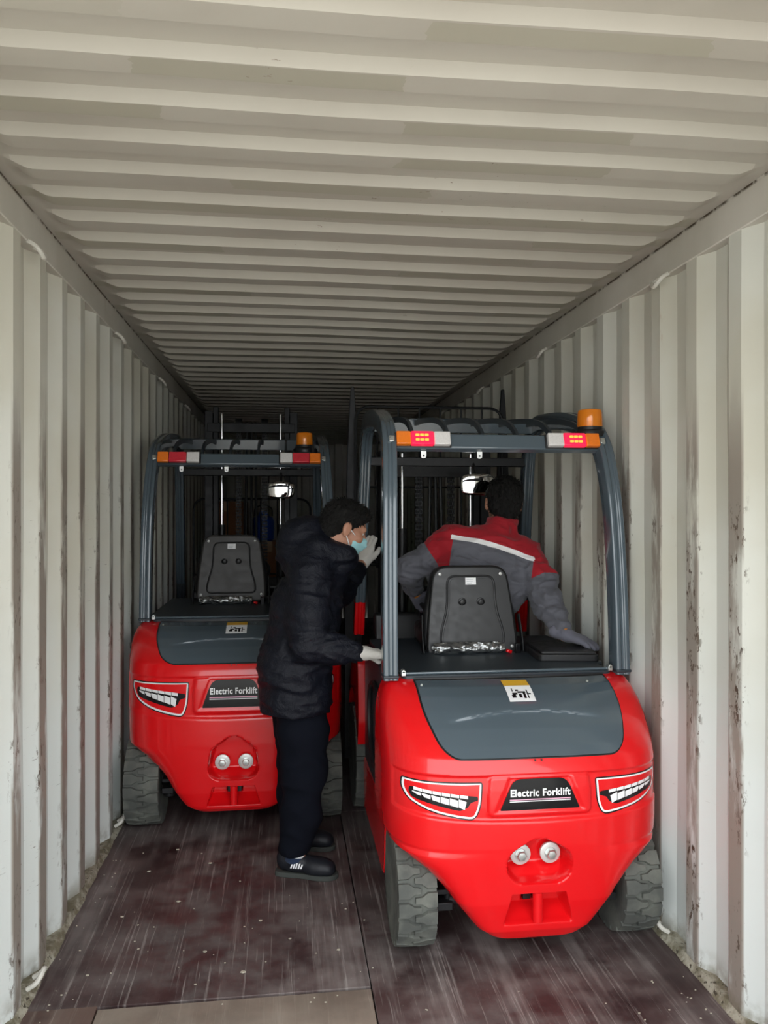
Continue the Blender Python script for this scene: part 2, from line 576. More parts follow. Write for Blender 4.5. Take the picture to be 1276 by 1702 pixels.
# rails
for i, (x0, x1) in enumerate(((INL - 0.068, INL + 0.004), (INR - 0.004, INR + 0.068))):
    o = MB().span((x0, Y0, HC - RAIL), (x1, Y1, HC + 0.004)).build('trim_%d' % (i + 1), 'rail_paint', bevel=0.004)
    tag(o, 'steel top side rail along the %s wall under the roof' % ('left', 'right')[i], 'rail', kind='structure')
for i, (xw, s) in enumerate(((INL, 1), (INR, -1))):
    mb = MB()
    rows = []
    yy = Y0
    while yy < Y1:
        j1 = 0.012 * mnoise.noise(Vector((yy * 6, s, 0))) + 0.008 * mnoise.noise(Vector((yy * 23, s, 3)))
        j2 = 0.010 * mnoise.noise(Vector((yy * 9, s, 7)))
        rows.append([(xw - s * 0.06, yy, 0.030), (xw + s * 0.002, yy, 0.026 + j2 * .6), (xw + s * (0.008 + j1 * 0.4), yy, 0.012 + j2 * 0.4), (xw + s * (0.018 + j1 * .7), yy, 0.0)])
        yy += 0.03
    mb.grid(rows)
    o = mb.build('trim_%d' % (i + 3), 'sill_grime', smooth=40)
    tag(o, 'grimy bottom rail and caulked floor edge along the %s wall' % ('left', 'right')[i], 'rail', kind='structure')
# end wall
mb = MB(); rows = [[], []]
x = INL
k = 0
while x <= INR + 0.001:
    for dx, d in ((0, 0), (0.11, 0), (0.13, 0.045), (0.23, 0.045)):
        if x + dx <= INR + 0.001:
            rows[0].append((x + dx, Y1 - d + 0.02, 0)); rows[1].append((x + dx, Y1 - d + 0.02, HC))
    x += 0.25
rows[0].append((INR + 0.01, Y1, 0)); rows[1].append((INR + 0.01, Y1, HC))
mb.grid(rows)
wb = mb.build('wall_back', 'rail_paint', smooth=20)
tag(wb, 'corrugated steel end wall in the dark far end', 'wall', kind='structure')
MB().span((INL - 0.09, Y1 + 0.06, -0.15), (INR + 0.09, Y1 + 0.1, HC + 0.05)).build('outer_skin', 'rail_paint', wb)
# floor: an under-frame with plywood sheets as pieces
fl = MB().span((INL - 0.07, Y0, -0.15), (INR + 0.07, Y1, -0.022)).build('floor', 'black_steel')
tag(fl, 'worn maroon plywood floor of the shipping container', 'floor', kind='structure')
sheets = []
xa, xm1, xb = INL + 0.004, 0.298, INR - 0.004
def sheet(x0, x1, y0, y1, m):
    g = 0.0022
    MB().span((x0 + g, y0 + g, -0.022), (x1 - g, y1 - g, -0.0006 * random.random())).build('plywood_sheet', m, fl, bevel=0.0015, seg=1)
sheet(xa, -0.62, Y0, 2.72, 'plywood_brown')
sheet(-0.62, xm1, Y0, 2.70, 'plywood_pale')
sheet(xm1, xb, Y0, 1.9, 'plywood_brown')
sheet(xm1, xb, 1.9, 4.3, 'plywood_maroon')
yy = 2.71
while yy < Y1 - 0.05:
    sheet(xa, xm1, yy, min(yy + 2.4, Y1), 'plywood_maroon'); yy += 2.4
yy = 4.3
while yy < Y1 - 0.05:
    sheet(xm1, xb, yy, min(yy + 2.4, Y1), 'plywood_maroon'); yy += 2.4
# lashing rings welded under the top rails and above the floor
def ring_mesh():
    pts = [(0.02, -0.045, 0.0)] + [(-0.045 * math.sin(a) * 0.9, -0.045 * math.cos(a), -0.02 - 0.02 * math.sin(a)) for a in [PI * k / 10 for k in range(11)]] + [(0.02, 0.045, 0.0)]
    pts = [(0.004, -0.034, 0.012), (-0.022, -0.034, -0.004), (-0.036, -0.024, -0.022), (-0.040, 0.0, -0.034), (-0.036, 0.024, -0.022), (-0.022, 0.034, -0.004), (0.004, 0.034, 0.012)]
    return MB().tube(catmull(pts, 5), 0.0085, 8)
r0 = ring_mesh().build('lashing_ring', 'ring_paint', wr, loc=(INR, 2.89, HC - RAIL - 0.006))
first = True
for par, xw, fx, ys, zz, up in ((wr, INR, 0, (2.89, 4.30, 5.70, 7.10), HC - RAIL - 0.006, 0), (wl, INL, 1, (2.82, 4.20, 5.60, 7.00), HC - RAIL - 0.006, 0),
                      (wr, INR, 0, (2.89, 4.30), 0.045, 1), (wl, INL, 1, (2.82, 4.20, 5.6), 0.045, 1)):
    for yv in ys:
        if first:
            first = False; continue
        part('lashing_ring', r0.data, par, (xw + (0.002 if fx else -0.002), yv, zz), (PI if up else 0, 0, PI if fx != up * 0 and fx else 0))
# the yard outside the door end
o = MB().span((-60, -80, -0.35), (60, Y0 - 0.02, -0.15)).build('yard_ground', 'yard_concrete')
tag(o, 'grey concrete yard outside the open container doors', 'ground', kind='structure')

# ------------------------------------------------------------------ forklifts
HA = [0.105, 0.175, 0.28, 0.406, 0.43, 0.643, 0.765, 0.98]
CW_H = [.105, .112, .125, .15, .173, .22, .277, .33, .362, .39, .42, .45, .5, .7, .85, .90, .94, .965, .98]
CW_W = [.09, .14, .185, .225, .248, .287, .332, .386, .427, .472, .520, .537, .54, .54, .538, .532, .520, .507, .490]
CR_H = [.105, .12, .15, .25, .45, .66, .70, .735, .765, .80, .85, .90, .94, .965, .98]
CR_R = [.075, .05, .032, .014, .0, .0, .004, .016, .032, .066, .122, .190, .255, .312, .38]
YC = 0.50
def nex(h):          # the lower casting is flatter with a crisper edge
    return interp(h, [.25, .44], [9.0, 4.0])
def cw_F(x, h, hw, WH, WW):
    w = interp(h, WH, WW) * hw / 0.54
    r = interp(h, CR_H, CR_R)
    q = min(1.0, abs(x) / w)
    return YC - (YC - r) * max(0.0, 1 - q ** nex(h)) ** (1 / nex(h))
def rbox_sd(x, y, cx, cy, hx, hy, r):
    dx, dy = abs(x - cx) - hx + r, abs(y - cy) - hy + r
    return math.hypot(max(dx, 0), max(dy, 0)) + min(max(dx, dy), 0) - r
def relief(x, h):
    """how far the casting is pressed in (positive) at a point of the rear face"""
    d = 0.0
    if 0.5 < h < 0.74:
        # lamp band, with a raised centre pad carrying the name plate
        top = 0.712 + 0.0 * x; bot = 0.545 + 0.10 * x * x
        s = max(h - top, bot - h, abs(x) - 0.515)
        band = 1 - sstep(-0.010, 0.004, s)
        d += 0.011 * band
        c = rbox_sd(x, h, 0, 0.640, 0.190, 0.074, 0.02) + 0.12 * max(0, h - 0.64)
        d -= 0.010 * (1 - sstep(-0.006, 0.006, c))
        # name plate seat
        hw = 0.150 - (h - 0.585) * 0.42
        c2 = max(abs(x) - hw - 0.012, h - 0.702, 0.582 - h)
        d += 0.006 * (1 - sstep(-0.005, 0.004, c2))
    if 0.28 < h < 0.5:
        # bolt pocket: wide rounded bowl with a hump on top
        a = rbox_sd(x, h, 0, 0.385, 0.118, 0.066, 0.062)
        b = math.hypot(x, h - 0.430) - 0.048
        k = 0.05; m = max(k - abs(a - b), 0) / k
        s = min(a, b) - m * m * k * 0.25
        fl = 0.085 * min(1.0, max(0.25, (h - 0.312) / 0.055 * 0.8 + 0.2))
        d += fl * (1 - sstep(-0.012, 0.004, s))
    if 0.14 < h < 0.31:
        hwid = 0.128 - (h - 0.172) * 0.28
        s = max(abs(x) - hwid, h - 0.283, 0.172 - h)
        fl = 0.095 * min(1.0, max(0.12, (h - 0.168) / 0.045))
        d += fl * (1 - sstep(-0.010, 0.003, s))
        # the black slots to both sides of the pin
        s2 = max(abs(x) - 0.036, h - 0.276, 0.222 - h)
        d += 0.06 * (1 - sstep(-0.004, 0.003, s2))
    return d

def tyre_mesh(R, w, nl):
    mb = MB()
    # carcass
    prof = [(R * 0.62, -w * 0.44), (R * 0.80, -w * 0.50), (R * 0.92, -w * 0.485), (R * 0.93, -w * 0.40), (R * 0.935, 0), (R * 0.93, w * 0.40), (R * 0.92, w * 0.485), (R * 0.80, w * 0.50), (R * 0.62, w * 0.44)]
    mb.lathe(prof, (0, 0, 0), (1, 0, 0), 40)
    # two rows of interlocking lugs
    for row in (-1, 1):
        for i in range(nl):
            a0 = 2 * PI * (i + (0.5 if row > 0 else 0)) / nl
            da = 2 * PI / nl
            pts = [(-0.43, 0.50), (-0.43, 0.26), (-0.22, 0.02), (0.22, -0.02 - 0.03), (0.43, 0.22), (0.43, 0.50)]
            pts = [(-0.43, 0.495), (-0.43, 0.24), (-0.20, 0.10), (-0.16, -0.07), (0.16, -0.07), (0.20, 0.10), (0.43, 0.24), (0.43, 0.495)]
            lo, hi = [], []
            for (ta, tx) in pts:
                ang = a0 + ta * da
                edge = 0.985 if tx > 0.4 else 1.0
                lo.append((row * tx * w, R * 0.90 * math.cos(ang), R * 0.90 * math.sin(ang)))
                ang2 = a0 + ta * da * 0.86
                hi.append((row * tx * w * (0.985 if tx > 0.4 else 1), R * edge * math.cos(ang2), R * edge * math.sin(ang2)))
            n = len(pts)
            fs = [tuple(range(n, 2 * n))] + [(k, (k + 1) % n, n + (k + 1) % n, n + k) for k in range(n)]
            mb.add(lo + hi, fs)
    return mb
def rim_mesh(R, w):
    mb = MB()
    mb.lathe([(R * 0.63, -w * 0.42), (R * 0.60, -w * 0.30), (R * 0.52, -w * 0.12), (R * 0.2, -w * 0.10), (R * 0.18, -w * 0.3), (R * 0.1, -w * 0.32)], (0, 0, 0), (1, 0, 0), 32)
    mb.lathe([(R * 0.63, w * 0.42), (R * 0.60, w * 0.30), (R * 0.52, w * 0.12), (R * 0.2, w * 0.10), (R * 0.18, w * 0.3), (R * 0.1, w * 0.32)], (0, 0, 0), (1, 0, 0), 32)
    for i in range(6):
        a = 2 * PI * i / 6
        c = Vector((0, R * 0.34 * math.cos(a), R * 0.34 * math.sin(a)))
        mb.cyl(c - Vector((w * 0.16, 0, 0)), c + Vector((w * 0.16, 0, 0)), R * 0.045, n=6)
    return mb

def text_mesh(body, size):
    cu = bpy.data.curves.new('lettering', 'FONT')
    cu.body = body; cu.size = size; cu.align_x = 'CENTER'; cu.align_y = 'CENTER'
    cu.offset = size * 0.029; cu.space_character = 1.09
    cu.resolution_u = 3
    ob = bpy.data.objects.new('tmp', cu); COL.objects.link(ob)
    dg = bpy.context.evaluated_depsgraph_get()
    me = bpy.data.meshes.new_from_object(ob.evaluated_get(dg))
    vs = [tuple(v.co) for v in me.vertices]; fs = [tuple(p.vertices) for p in me.polygons]
    bpy.data.objects.remove(ob); bpy.data.curves.remove(cu); bpy.data.meshes.remove(me)
    return vs, fs
LET = text_mesh('Electric Forklift', 0.040)

def forklift(cfg):
    hw = cfg['hw']; HB = cfg['H']; ys = cfg['ys']; litup = cfg['lit']
    root = empty('forklift', cfg['loc'], cfg.get('rz', 0))
    tag(root, cfg['label'], 'forklift', 'red electric forklifts parked in the container')
    sx = hw / 0.54
    WH, WW = cfg.get('cww', (CW_H, CW_W))
    def H(h):                      # heights of this truck's casting
        return interp(h, HA, HB) if h <= HA[-1] else HB[-1] + (h - HA[-1])
    dz = HB[-1] - HA[-1]           # everything on deck moves with it
    def S(x, h, eps=0.0):          # a point on the casting
        e = 1e-3
        y = cw_F(x, h, hw, WH, WW) + relief(x / sx, h)
        return Vector((x, y - eps, H(h)))
    # ---- counterweight
    mb = MB()
    nu, rows = 264, []
    hs = list(np.unique(np.concatenate([np.linspace(.105, .2, 28), np.linspace(.2, .30, 30), np.linspace(.30, .5, 50), np.linspace(.5, .73, 58), np.linspace(.73, .98, 34)])))
    for h in hs:
        w = interp(h, WH, WW) * sx
        r = interp(h, CR_H, CR_R)
        row = []
        for i in range(nu + 1):
            s = -1 + 2 * i / nu
            xq = math.sin(s * PI / 2)
            # parametrise so that the sides are sampled evenly too
            q = abs(xq)
            y = YC - (YC - r) * max(0.0, 1 - q ** nex(h)) ** (1 / nex(h))
            x = w * xq
            row.append((x, y + relief(x / sx, h), H(h)))
        rows.append(row)
    mb.grid(rows)
    # close top, bottom and front
    n = nu + 1
    top, bot = len(mb.v) - n, 0
    mb.f.append(tuple(range(top, top + n))); mb.mi.append(0)
    mb.f.append(tuple(reversed(range(bot, bot + n)))); mb.mi.append(0)
    for k in range(len(hs) - 1):
        a = k * n; b = (k + 1) * n
        mb.f.append((a, b, b + n - 1, a + n - 1)); mb.mi.append(0)
    cw = mb.build('counterweight', 'red_paint', root, smooth=40, fix=False)
    def patch(mbx, loop, eps, nr=14, nc=14, flip=1):
        hs_ = [p[1] for p in loop]; h0, h1 = min(hs_), max(hs_)
        rws = []
        for i in range(nr + 1):
            u = i / nr; u = 0.5 - 0.5 * math.cos(PI * u)
            h = h0 + (h1 - h0) * (0.002 + 0.996 * u)
            cut = []
            for k in range(len(loop)):
                (xa_, ha_), (xb_, hb_) = loop[k - 1], loop[k]
                if (ha_ - h) * (hb_ - h) <= 0 and ha_ != hb_:
                    cut.append(xa_ + (xb_ - xa_) * (h - ha_) / (hb_ - ha_))
            l, r_ = min(cut), max(cut)
            rws.append([S((l + (r_ - l) * j / nc) * sx, h, eps) for j in range(nc + 1)])
        mbx.grid(rws)
    # ---- lamp decals
    lamp = rounded([(.208, .690), (.30, .683), (.40, .681), (.487, .690), (.492, .655), (.470, .612), (.40, .580), (.30, .560), (.236, .553), (.214, .60)], [.012, .02, .02, .010, .03, .03, .05, .05, .022, .03], 4)
    for sd in (-1, 1):
        mb = MB()
        def mk(loop, eps, m, nr=16, nc=18):
            mb.m = m
            patch(mb, [(sd * a, b) for a, b in loop], eps, nr, nc)
        mk(lamp, 0.0010, 0)
        mk(offset2(lamp, 0.0045), 0.0017, 1)
        mk(offset2(lamp, 0.0115), 0.0024, 2)
        band = rounded([(.226, .640), (.262, .643), (.462, .662), (.465, .640), (.452, .622), (.35, .600), (.29, .588), (.262, .600), (.252, .620), (.226, .622)], .008, 3)
        mk(band, 0.0031, 0)
        for rr in range(2):
            for c in range(6):
                x0, x1 = .262 + c * .0315 + rr * 0.004, .262 + (c + 1) * .0315 - .0025 + rr * 0.004
                lift = lambda q: 0.020 * (q - .262) / .19
                if rr == 0:
                    cell = [(x0, .631 + lift(x0)), (x1, .631 + lift(x1)), (x1, .643 + lift(x1)), (x0, .643 + lift(x0))]
                else:
                    dep = .036 - .024 * c / 5
                    cell = [(x0, .628 + lift(x0) - dep), (x1, .628 + lift(x1) - dep + .004), (x1, .627 + lift(x1)), (x0, .627 + lift(x0))]
                    if c == 0: cell[0] = (x0 + .008, cell[0][1])
                mk(cell, 0.0038, 1, 3, 3)
        mb.build('lamp_decal', ['black_print', 'white_print', 'red_paint'], cw, smooth=60, fix=False, label='black and white printed lamp sticker on the red casting')
    # ---- name plate and lettering
    mb = MB()
    plate = rounded([(-.148, .587), (.148, .587), (.098, .697), (-.098, .697)], [.006, .006, .03, .03], 6)
    patch(mb, plate, 0.0035, 14, 20)
    mb.build('name_plate', 'black_gloss', cw, smooth=60, fix=False, label='glossy black name plate')
    mb = MB()
    vs, fs = LET
    wid = max(v[0] for v in vs) - min(v[0] for v in vs)
    k = 0.222 / wid
    mb.add([S(v[0] * k * sx, 0.647 + v[1] * k * 1.12, 0.0045) for v in vs], fs)
    for h0, h1, m in ((.6225, .6262, 1), (.6165, .6195, 0)):
        mb.m = 0 if m == 0 else 1
        patch(mb, [(-.113, h0), (.113, h0), (.113, h1), (-.113, h1)], 0.0045, 2, 12)
    mb.build('lettering', ['white_print', 'pink_print'], cw, smooth=0, fix=False, label='white words Electric Forklift over two thin lines')
    # ---- bolts
    for sd in (-1, 1):
        c = Vector((sd * .056 * sx, 0.070, H(.404)))
        mb = MB()
        mb.lathe([(.038, 0), (.038, .010), (.034, .012), (.020, .012)], c, (0, -1, 0), 28)
        mb.m = 1
        mb.lathe([(.019, .012), (.019, .030), (.016, .034), (.008, .035)], c, (0, -1, 0), 6)
        mb.lathe([(.022, .012), (.022, .016)], c, (0, -1, 0), 20)
        mb.build('bolt', ['washer_paint', 'zinc'], cw, smooth=30)
    mb = MB()
    z0, z1 = H(.178), H(.282)
    mb.cyl((0, 0.034, z0), (0, 0.034, z1), .0185, n=22)
    mb.build('tow_pin', 'red_paint', cw)
    for sd in (-1, 1):
        MB().span((sd * .006, .10, H(.224)), (sd * .034, .13, H(.274))).build('pin_slot', 'black_satin', cw)
    # ---- hood panel with its sticker
    hood = rounded([(-.392, .9795), (.392, .9795), (.388, .90), (.345, .80), (.30, .768), (-.30, .768), (-.345, .80), (-.388, .90)], [.002, .002, .05, .04, .05, .05, .04, .05], 6)
    mb = MB(); patch(mb, offset2(hood, -0.007), 0.0015, 30, 40)
    hd = mb.build('hood_gasket', 'black_satin', root, smooth=60, fix=False)
    mb = MB()
    l2 = hood
    patch(mb, l2, 0.009, 70, 48)
    # swage line pressed into the panel
    for i, p in enumerate(mb.v):
        x, y, z = p
        xn = abs(x) / (.31 * sx)
        if xn < 1:
            hh = (z - HB[-2]) / (HB[-1] - HB[-2])
            lvl = 0.62 - 0.14 * xn ** 2
            b = sstep(lvl - 0.022, lvl + 0.022, hh) * (1 - xn ** 6)
            mb.v[i] = (x, y - 0.016 * b * (1 - sstep(0.66, 1.0, hh)), z)
    hood_o = mb.build('hood', 'slate_paint', root, smooth=60, fix=False, label='slate grey hood panel')
    mb = MB(); patch(mb, [(-.052, .925), (.052, .925), (.052, .972), (-.052, .972)], 0.0245, 4, 4)
    mb.m = 1; patch(mb, [(-.052, .9665), (.052, .9665), (.052, .9775), (-.052, .9775)], 0.0250, 2, 4)
    mb.m = 2
    for (a, b, c, d) in ((-.036, .936, -.020, .944), (-.032, .944, -.012, .949), (-.008, .936, .004, .946), (-.010, .948, .022, .952), (.010, .934, .020, .948), (.026, .934, .031, .956), (.031, .944, .042, .947), (-.030, .952, -.026, .960), (-.016, .953, -.004, .957)):
        patch(mb, [(a, b), (c, b), (c, d), (a, d)], 0.0252, 2, 2)
    mb.build('warning_sticker', ['white_print', 'yellow_print', 'black_print'], hood_o, smooth=0, fix=False, label='small white warning sticker')
    for xx in (-.375, .30):
        mb = MB(); c = S(xx * sx, .968, .010); mb.cyl(c, c + Vector((0, -.006, .004)), .005, n=8); mb.build('screw', 'zinc', hood_o)
    for xx in (-.012, .012):
        mb = MB(); c = S(xx * sx, .757, .0); mb.cyl(c, c + Vector((0, -.004, .0)), .0035, n=8); mb.build('screw', 'black_satin', cw)

    Y = lambda v: v * ys           # length of this truck
    DK = HB[-1]
    # ---- rear deck and body
    mb = MB()
    mb.prism(rounded([(-.440 * sx, .40), (.440 * sx, .40), (.440 * sx, .56), (.478 * sx, .58), (.478 * sx, Y(1.32)), (-.478 * sx, Y(1.32)), (-.478 * sx, .58), (-.440 * sx, .56)], .03, 4), lambda a, b: (a, b, DK - .004), lambda a, b: (a, b, DK + .014))
    dk = mb.build('deck', 'slate_satin', root, bevel=.004)
    mb = MB()
    mb.tube([(-.435 * sx, .42, DK + .018), (.435 * sx, .42, DK + .018)], .006, 8)
    mb.build('deck_edge', 'slate_paint', dk)
    for sd in (-1, 1):
        mb = MB()
        mb.box((sd * .435 * sx, .415, DK + .022), (.018, .03, .02)); mb.cyl((sd * .435 * sx, .40, DK + .03), (sd * .435 * sx, .43, DK + .03), .008, n=10)
        mb.build('hinge', 'zinc', dk, bevel=.002)
    # body side covers
    for sd in (-1, 1):
        mb = MB()
        out = rounded([(YC - .03, .36), (Y(1.36), .36), (Y(1.36), DK - .01), (YC - .03, DK - .01)], [.02, .03, .08, .05], 5)
        mb.prism(out, lambda a, b: (sd * .495 * sx, a, b), lambda a, b: (sd * .20 * sx, a, b))
        o = mb.build('side_cover', 'slate_satin', root, bevel=.022, seg=3)
        mb2 = MB()
        lp = catmull([(sd * .505 * sx, YC + .12, .80), (sd * .507 * sx, YC + .32, .87), (sd * .507 * sx, YC + .50, .80), (sd * .507 * sx, YC + .50, .60), (sd * .507 * sx, YC + .30, .50), (sd * .505 * sx, YC + .12, .60)], 6, True)
        mb2.tube(lp, .012, 8, closed=True, side=(1, 0, 0))
        mb2.build('vent_trim', 'black_plastic', o)
        mb3 = MB(); mb3.cyl((sd * .49 * sx, YC + .20, .56), (sd * .518 * sx, YC + .20, .56), .014, n=12)
        mb3.build('latch', 'chrome', o)
        # red sill below the cover and step
        mb4 = MB()
        out = rounded([(YC - .10, .43), (YC - .02, .15), (Y(1.30), .15), (Y(1.40), .36), (YC - .10, .36)], .03, 4)
        mb4.prism([(YC - .06, .50), (YC - .03, .20), (YC + .03, .14), (Y(1.28), .14), (Y(1.34), .38), (YC + .0, .40)], lambda a, b: (sd * .505 * sx, a, b), lambda a, b: (sd * .40 * sx, a, b))
        mb4.build('side_sill', 'red_paint', root, bevel=.012)
        # front fender
        mb5 = MB()
        out = rounded([(Y(1.38), .42), (Y(1.34), .55), (Y(1.38), .86), (Y(1.52), .92), (Y(1.66), .88), (Y(1.92), .66), (Y(1.97), .50), (Y(1.88), .60), (Y(1.72), .67), (Y(1.56), .62), (Y(1.46), .50)], .02, 3)
        mb5.prism(out, lambda a, b: (sd * .530 * sx, a, b), lambda a, b: (sd * .33 * sx, a, b))
        mb5.build('front_fender', 'red_paint', root, bevel=.012)
    # chassis core
    mb = MB()
    mb.span((-.24 * sx, .50, .13), (.24 * sx, Y(1.35), .36))
    mb.span((-.36 * sx, Y(.95), .12), (.36 * sx, Y(1.80), .40))
    mb.build('chassis', 'black_steel', root, bevel=.01)
    # steer axle with linkage
    ya = cfg['ya']; R = cfg['R']; tw = cfg['tw']; xt = cfg['xt']
    mb = MB()
    mb.box((0, ya + .03, R + .01), (xt * 1.75, .11, .09))
    mb.cyl((-xt * .70, ya - .10, R - .02), (xt * .70, ya - .10, R - .02), .022, n=14)
    mb.cyl((-xt * .45, ya - .10, R - .02), (xt * .45, ya - .10, R - .02), .036, n=16)
    for sd in (-1, 1):
        mb.cyl((sd * xt * .76, ya, R - .10), (sd * xt * .76, ya, R + .12), .032, n=14)
        mb.box((sd * xt * .74, ya - .07, R - .03), (.06, .14, .03)); mb.box((sd * xt * .74, ya - .07, R + .02), (.06, .12, .02))
        mb.cyl((sd * xt * .70, ya - .10, R - .06), (sd * xt * .70, ya - .10, R + .05), .014, n=10)
        mb.cyl((sd * xt * .80, ya, R), (sd * xt, ya, R), .045, n=16)
    mb.build('steer_axle', 'black_steel', root, bevel=.004)
    # wheels
    tm = tyre_mesh(R, tw, cfg['nl']); rm = rim_mesh(R, tw)
    t0 = r0_ = None
    for sd in (-1, 1):
        if t0 is None:
            wheel = rm.build('rear_wheel', 'black_satin', root, loc=(sd * xt, ya, R)); r0_ = wheel.data
            to = tm.build('tyre', 'tyre_rubber', wheel, smooth=30); t0 = to.data
        else:
            wheel = part('rear_wheel', r0_, root, (sd * xt, ya, R), (0, 0, PI)); part('tyre', t0, wheel)
    R2 = .285; tw2 = .19; xf = (.54 * sx) - tw2 / 2 - .006; t0 = None
    for sd in (-1, 1):
        if t0 is None:
            wheel = rim_mesh(R2, tw2).build('front_wheel', 'black_satin', root, loc=(sd * xf, Y(1.70), R2)); r0_ = wheel.data
            t0 = tyre_mesh(R2, tw2, 16).build('tyre', 'tyre_rubber', wheel, smooth=30).data
        else:
            wheel = part('front_wheel', r0_, root, (sd * xf, Y(1.70), R2), (0, 0, PI)); part('tyre', t0, wheel)
    # ---- cab floor, cowl, dash, steering wheel, levers
    mb = MB()
    mb.span((-.47 * sx, Y(1.36), .40), (.47 * sx, Y(1.78), .46))
    mb.build('cab_floor', 'black_plastic', root, bevel=.006)
    mb = MB()
    out = rounded([(Y(1.62), .46), (Y(1.84), .46), (Y(1.84), 1.05), (Y(1.74), 1.08)], .03, 4)
    mb.prism(out, lambda a, b: (-.40 * sx, a, b), lambda a, b: (.40 * sx, a, b))
    cowl = mb.build('cowl', 'black_plastic', root, bevel=.01)
    mb = MB(); mb.box((.10, Y(1.68), 1.10), (.50, .14, .10), (-.5, 0, 0)); mb.build('dashboard', 'black_plastic', root, bevel=.02, seg=3)
    mb = MB()
    c = Vector((-.02, Y(1.46), 1.17 + dz)); q = Euler((math.radians(28), 0, 0)).to_matrix()
    mb.tube([c + q @ Vector((.165 * math.cos(a), .165 * math.sin(a), 0)) for a in [2 * PI * k / 32 for k in range(32)]], .013, 8, closed=True, side=q @ Vector((0, 0, 1)))
    for a in (PI / 2 + .0, PI * 7 / 6, PI * 11 / 6):
        mb.cyl(c, c + q @ Vector((.165 * math.cos(a), .165 * math.sin(a), 0)), .010, n=8)
    mb.cyl(c, c + q @ Vector((0, 0, .02)), .04)
    sw = mb.build('steering_wheel', 'black_plastic', root)
    mb = MB(); mb.cyl(c, (c.x, Y(1.68), .70), .026, n=14); mb.build('steering_column', 'black_plastic', root)
    for k in range(3):
        mb = MB(); xl = .20 + .055 * k
        mb.tube(catmull([(xl, Y(1.62), 1.13), (xl, Y(1.60), 1.24), (xl, Y(1.57), 1.32 + dz)], 5), .006, 8); mb.ball((xl, Y(1.57), 1.33 + dz), .017, 8)
        mb.build('lever', 'black_satin', root)
    # ---- overhead guard
    def gp(sd):
        return [(sd * p[0] * cfg['gx'], p[1] * cfg['gy'] + cfg['go'], p[2] + (dz * max(0.0, 1 - (p[2] - .98) / 0.9) if p[2] < 1.88 else 0.0)) for p in
                [(.478, .43, .975), (.478, .445, 1.20), (.476, .465, 1.45), (.472, .495, 1.68), (.466, .545, 1.86), (.462, .60, 1.955), (.460, .68, 2.015), (.458, .80, 2.055), (.456, 1.00, 2.098), (.455, 1.25, 2.122), (.455, 1.42, 2.124), (.456, 1.53, 2.08), (.457, 1.60, 1.98), (.460, 1.65, 1.80), (.466, 1.73, 1.45), (.472, 1.80, 1.10), (.475, 1.83, .95)]]
    prof = rounded([(-.034, -.044), (.034, -.044), (.034, -.013), (.023, -.007), (.023, .007), (.034, .013), (.034, .044), (-.034, .044), (-.034, .013), (-.023, .007), (-.023, -.007), (-.034, -.013)], .006, 2)
    # grooved on the wide faces as well
    prof = rounded([(-.030, -.044), (-.010, -.044), (-.006, -.037), (.006, -.037), (.010, -.044), (.030, -.044), (.030, .044), (.010, .044), (.006, .037), (-.006, .037), (-.010, .044), (-.030, .044)], .009, 3)
    posts = {}
    for sd in (-1, 1):
        path = catmull(gp(sd), 7)
        cut = next(i for i, p in enumerate(path) if p.y > 1.4 and p.z < 1.16)
        o = MB().sweep(path[:cut + 1], prof, (1, 0, 0)).build('guard_post', 'slate_paint', root, smooth=40)
        posts[sd] = o
        MB().sweep(path[cut:], [(a * 1.01, b * 1.01) for a, b in prof], (1, 0, 0)).build('post_foot', 'red_paint' if litup else 'slate_satin', root, smooth=40)
        mb = MB(); b = path[0]
        mb.box((b.x, b.y, DK + .012), (.064, .094, .012)); mb.build('post_base', 'slate_satin', root, bevel=.004)
    g = lambda y: y * cfg['gy'] + cfg['go']
    xr = .448 * cfg['gx']
    yb, zb = g(.585), 1.948
    mb = MB(); mb.box((0, yb, zb), (2 * xr, .045, .070), (-.35, 0, 0))
    rear_bar = mb.build('guard_rear_bar', 'slate_paint', root, bevel=.008, seg=3)
    mb = MB(); mb.box((0, g(1.46), 2.118), (2 * xr, .03, .075), (.25, 0, 0)); mb.build('guard_front_bar', 'slate_paint', root, bevel=.005)
    mb = MB(); mb.box((0, g(1.60), 1.93), (2 * xr, .04, .05)); mb.build('guard_header', 'black_steel', root, bevel=.005)
    for k in range(6):
        xk = (-.455 + .91 * (k + .5) / 6 + .02) * cfg['gx']
        pts = [(xk, yb + .01, zb + .02), (xk, g(.66), 2.015), (xk, g(.76), 2.055), (xk, g(.95), 2.088), (xk, g(1.25), 2.118), (xk, g(1.46), 2.128)]
        MB().sweep(catmull(pts, 6), [(-.007, -.013), (.007, -.013), (.007, .013), (-.007, .013)], (1, 0, 0)).build('roof_bar', 'slate_satin', root, smooth=40)
    for xk in (-.315, -.075):
        mb = MB(); c = Vector((xk * cfg['gx'], yb + .0, zb - .052))
        out = rounded([(-.011, .03), (.011, .03), (.011, -.014), (-.011, -.014)], .010, 4)
        mb.prism(out, lambda a, b: (c.x + a, c.y - .002, c.z + b), lambda a, b: (c.x + a, c.y + .003, c.z + b))
        mb.m = 1; mb.cyl((c.x, c.y - .003, c.z - .003), (c.x, c.y, c.z - .003), .0045, n=10)
        mb.build('hanger_tab', ['washer_paint', 'black_satin'], rear_bar)
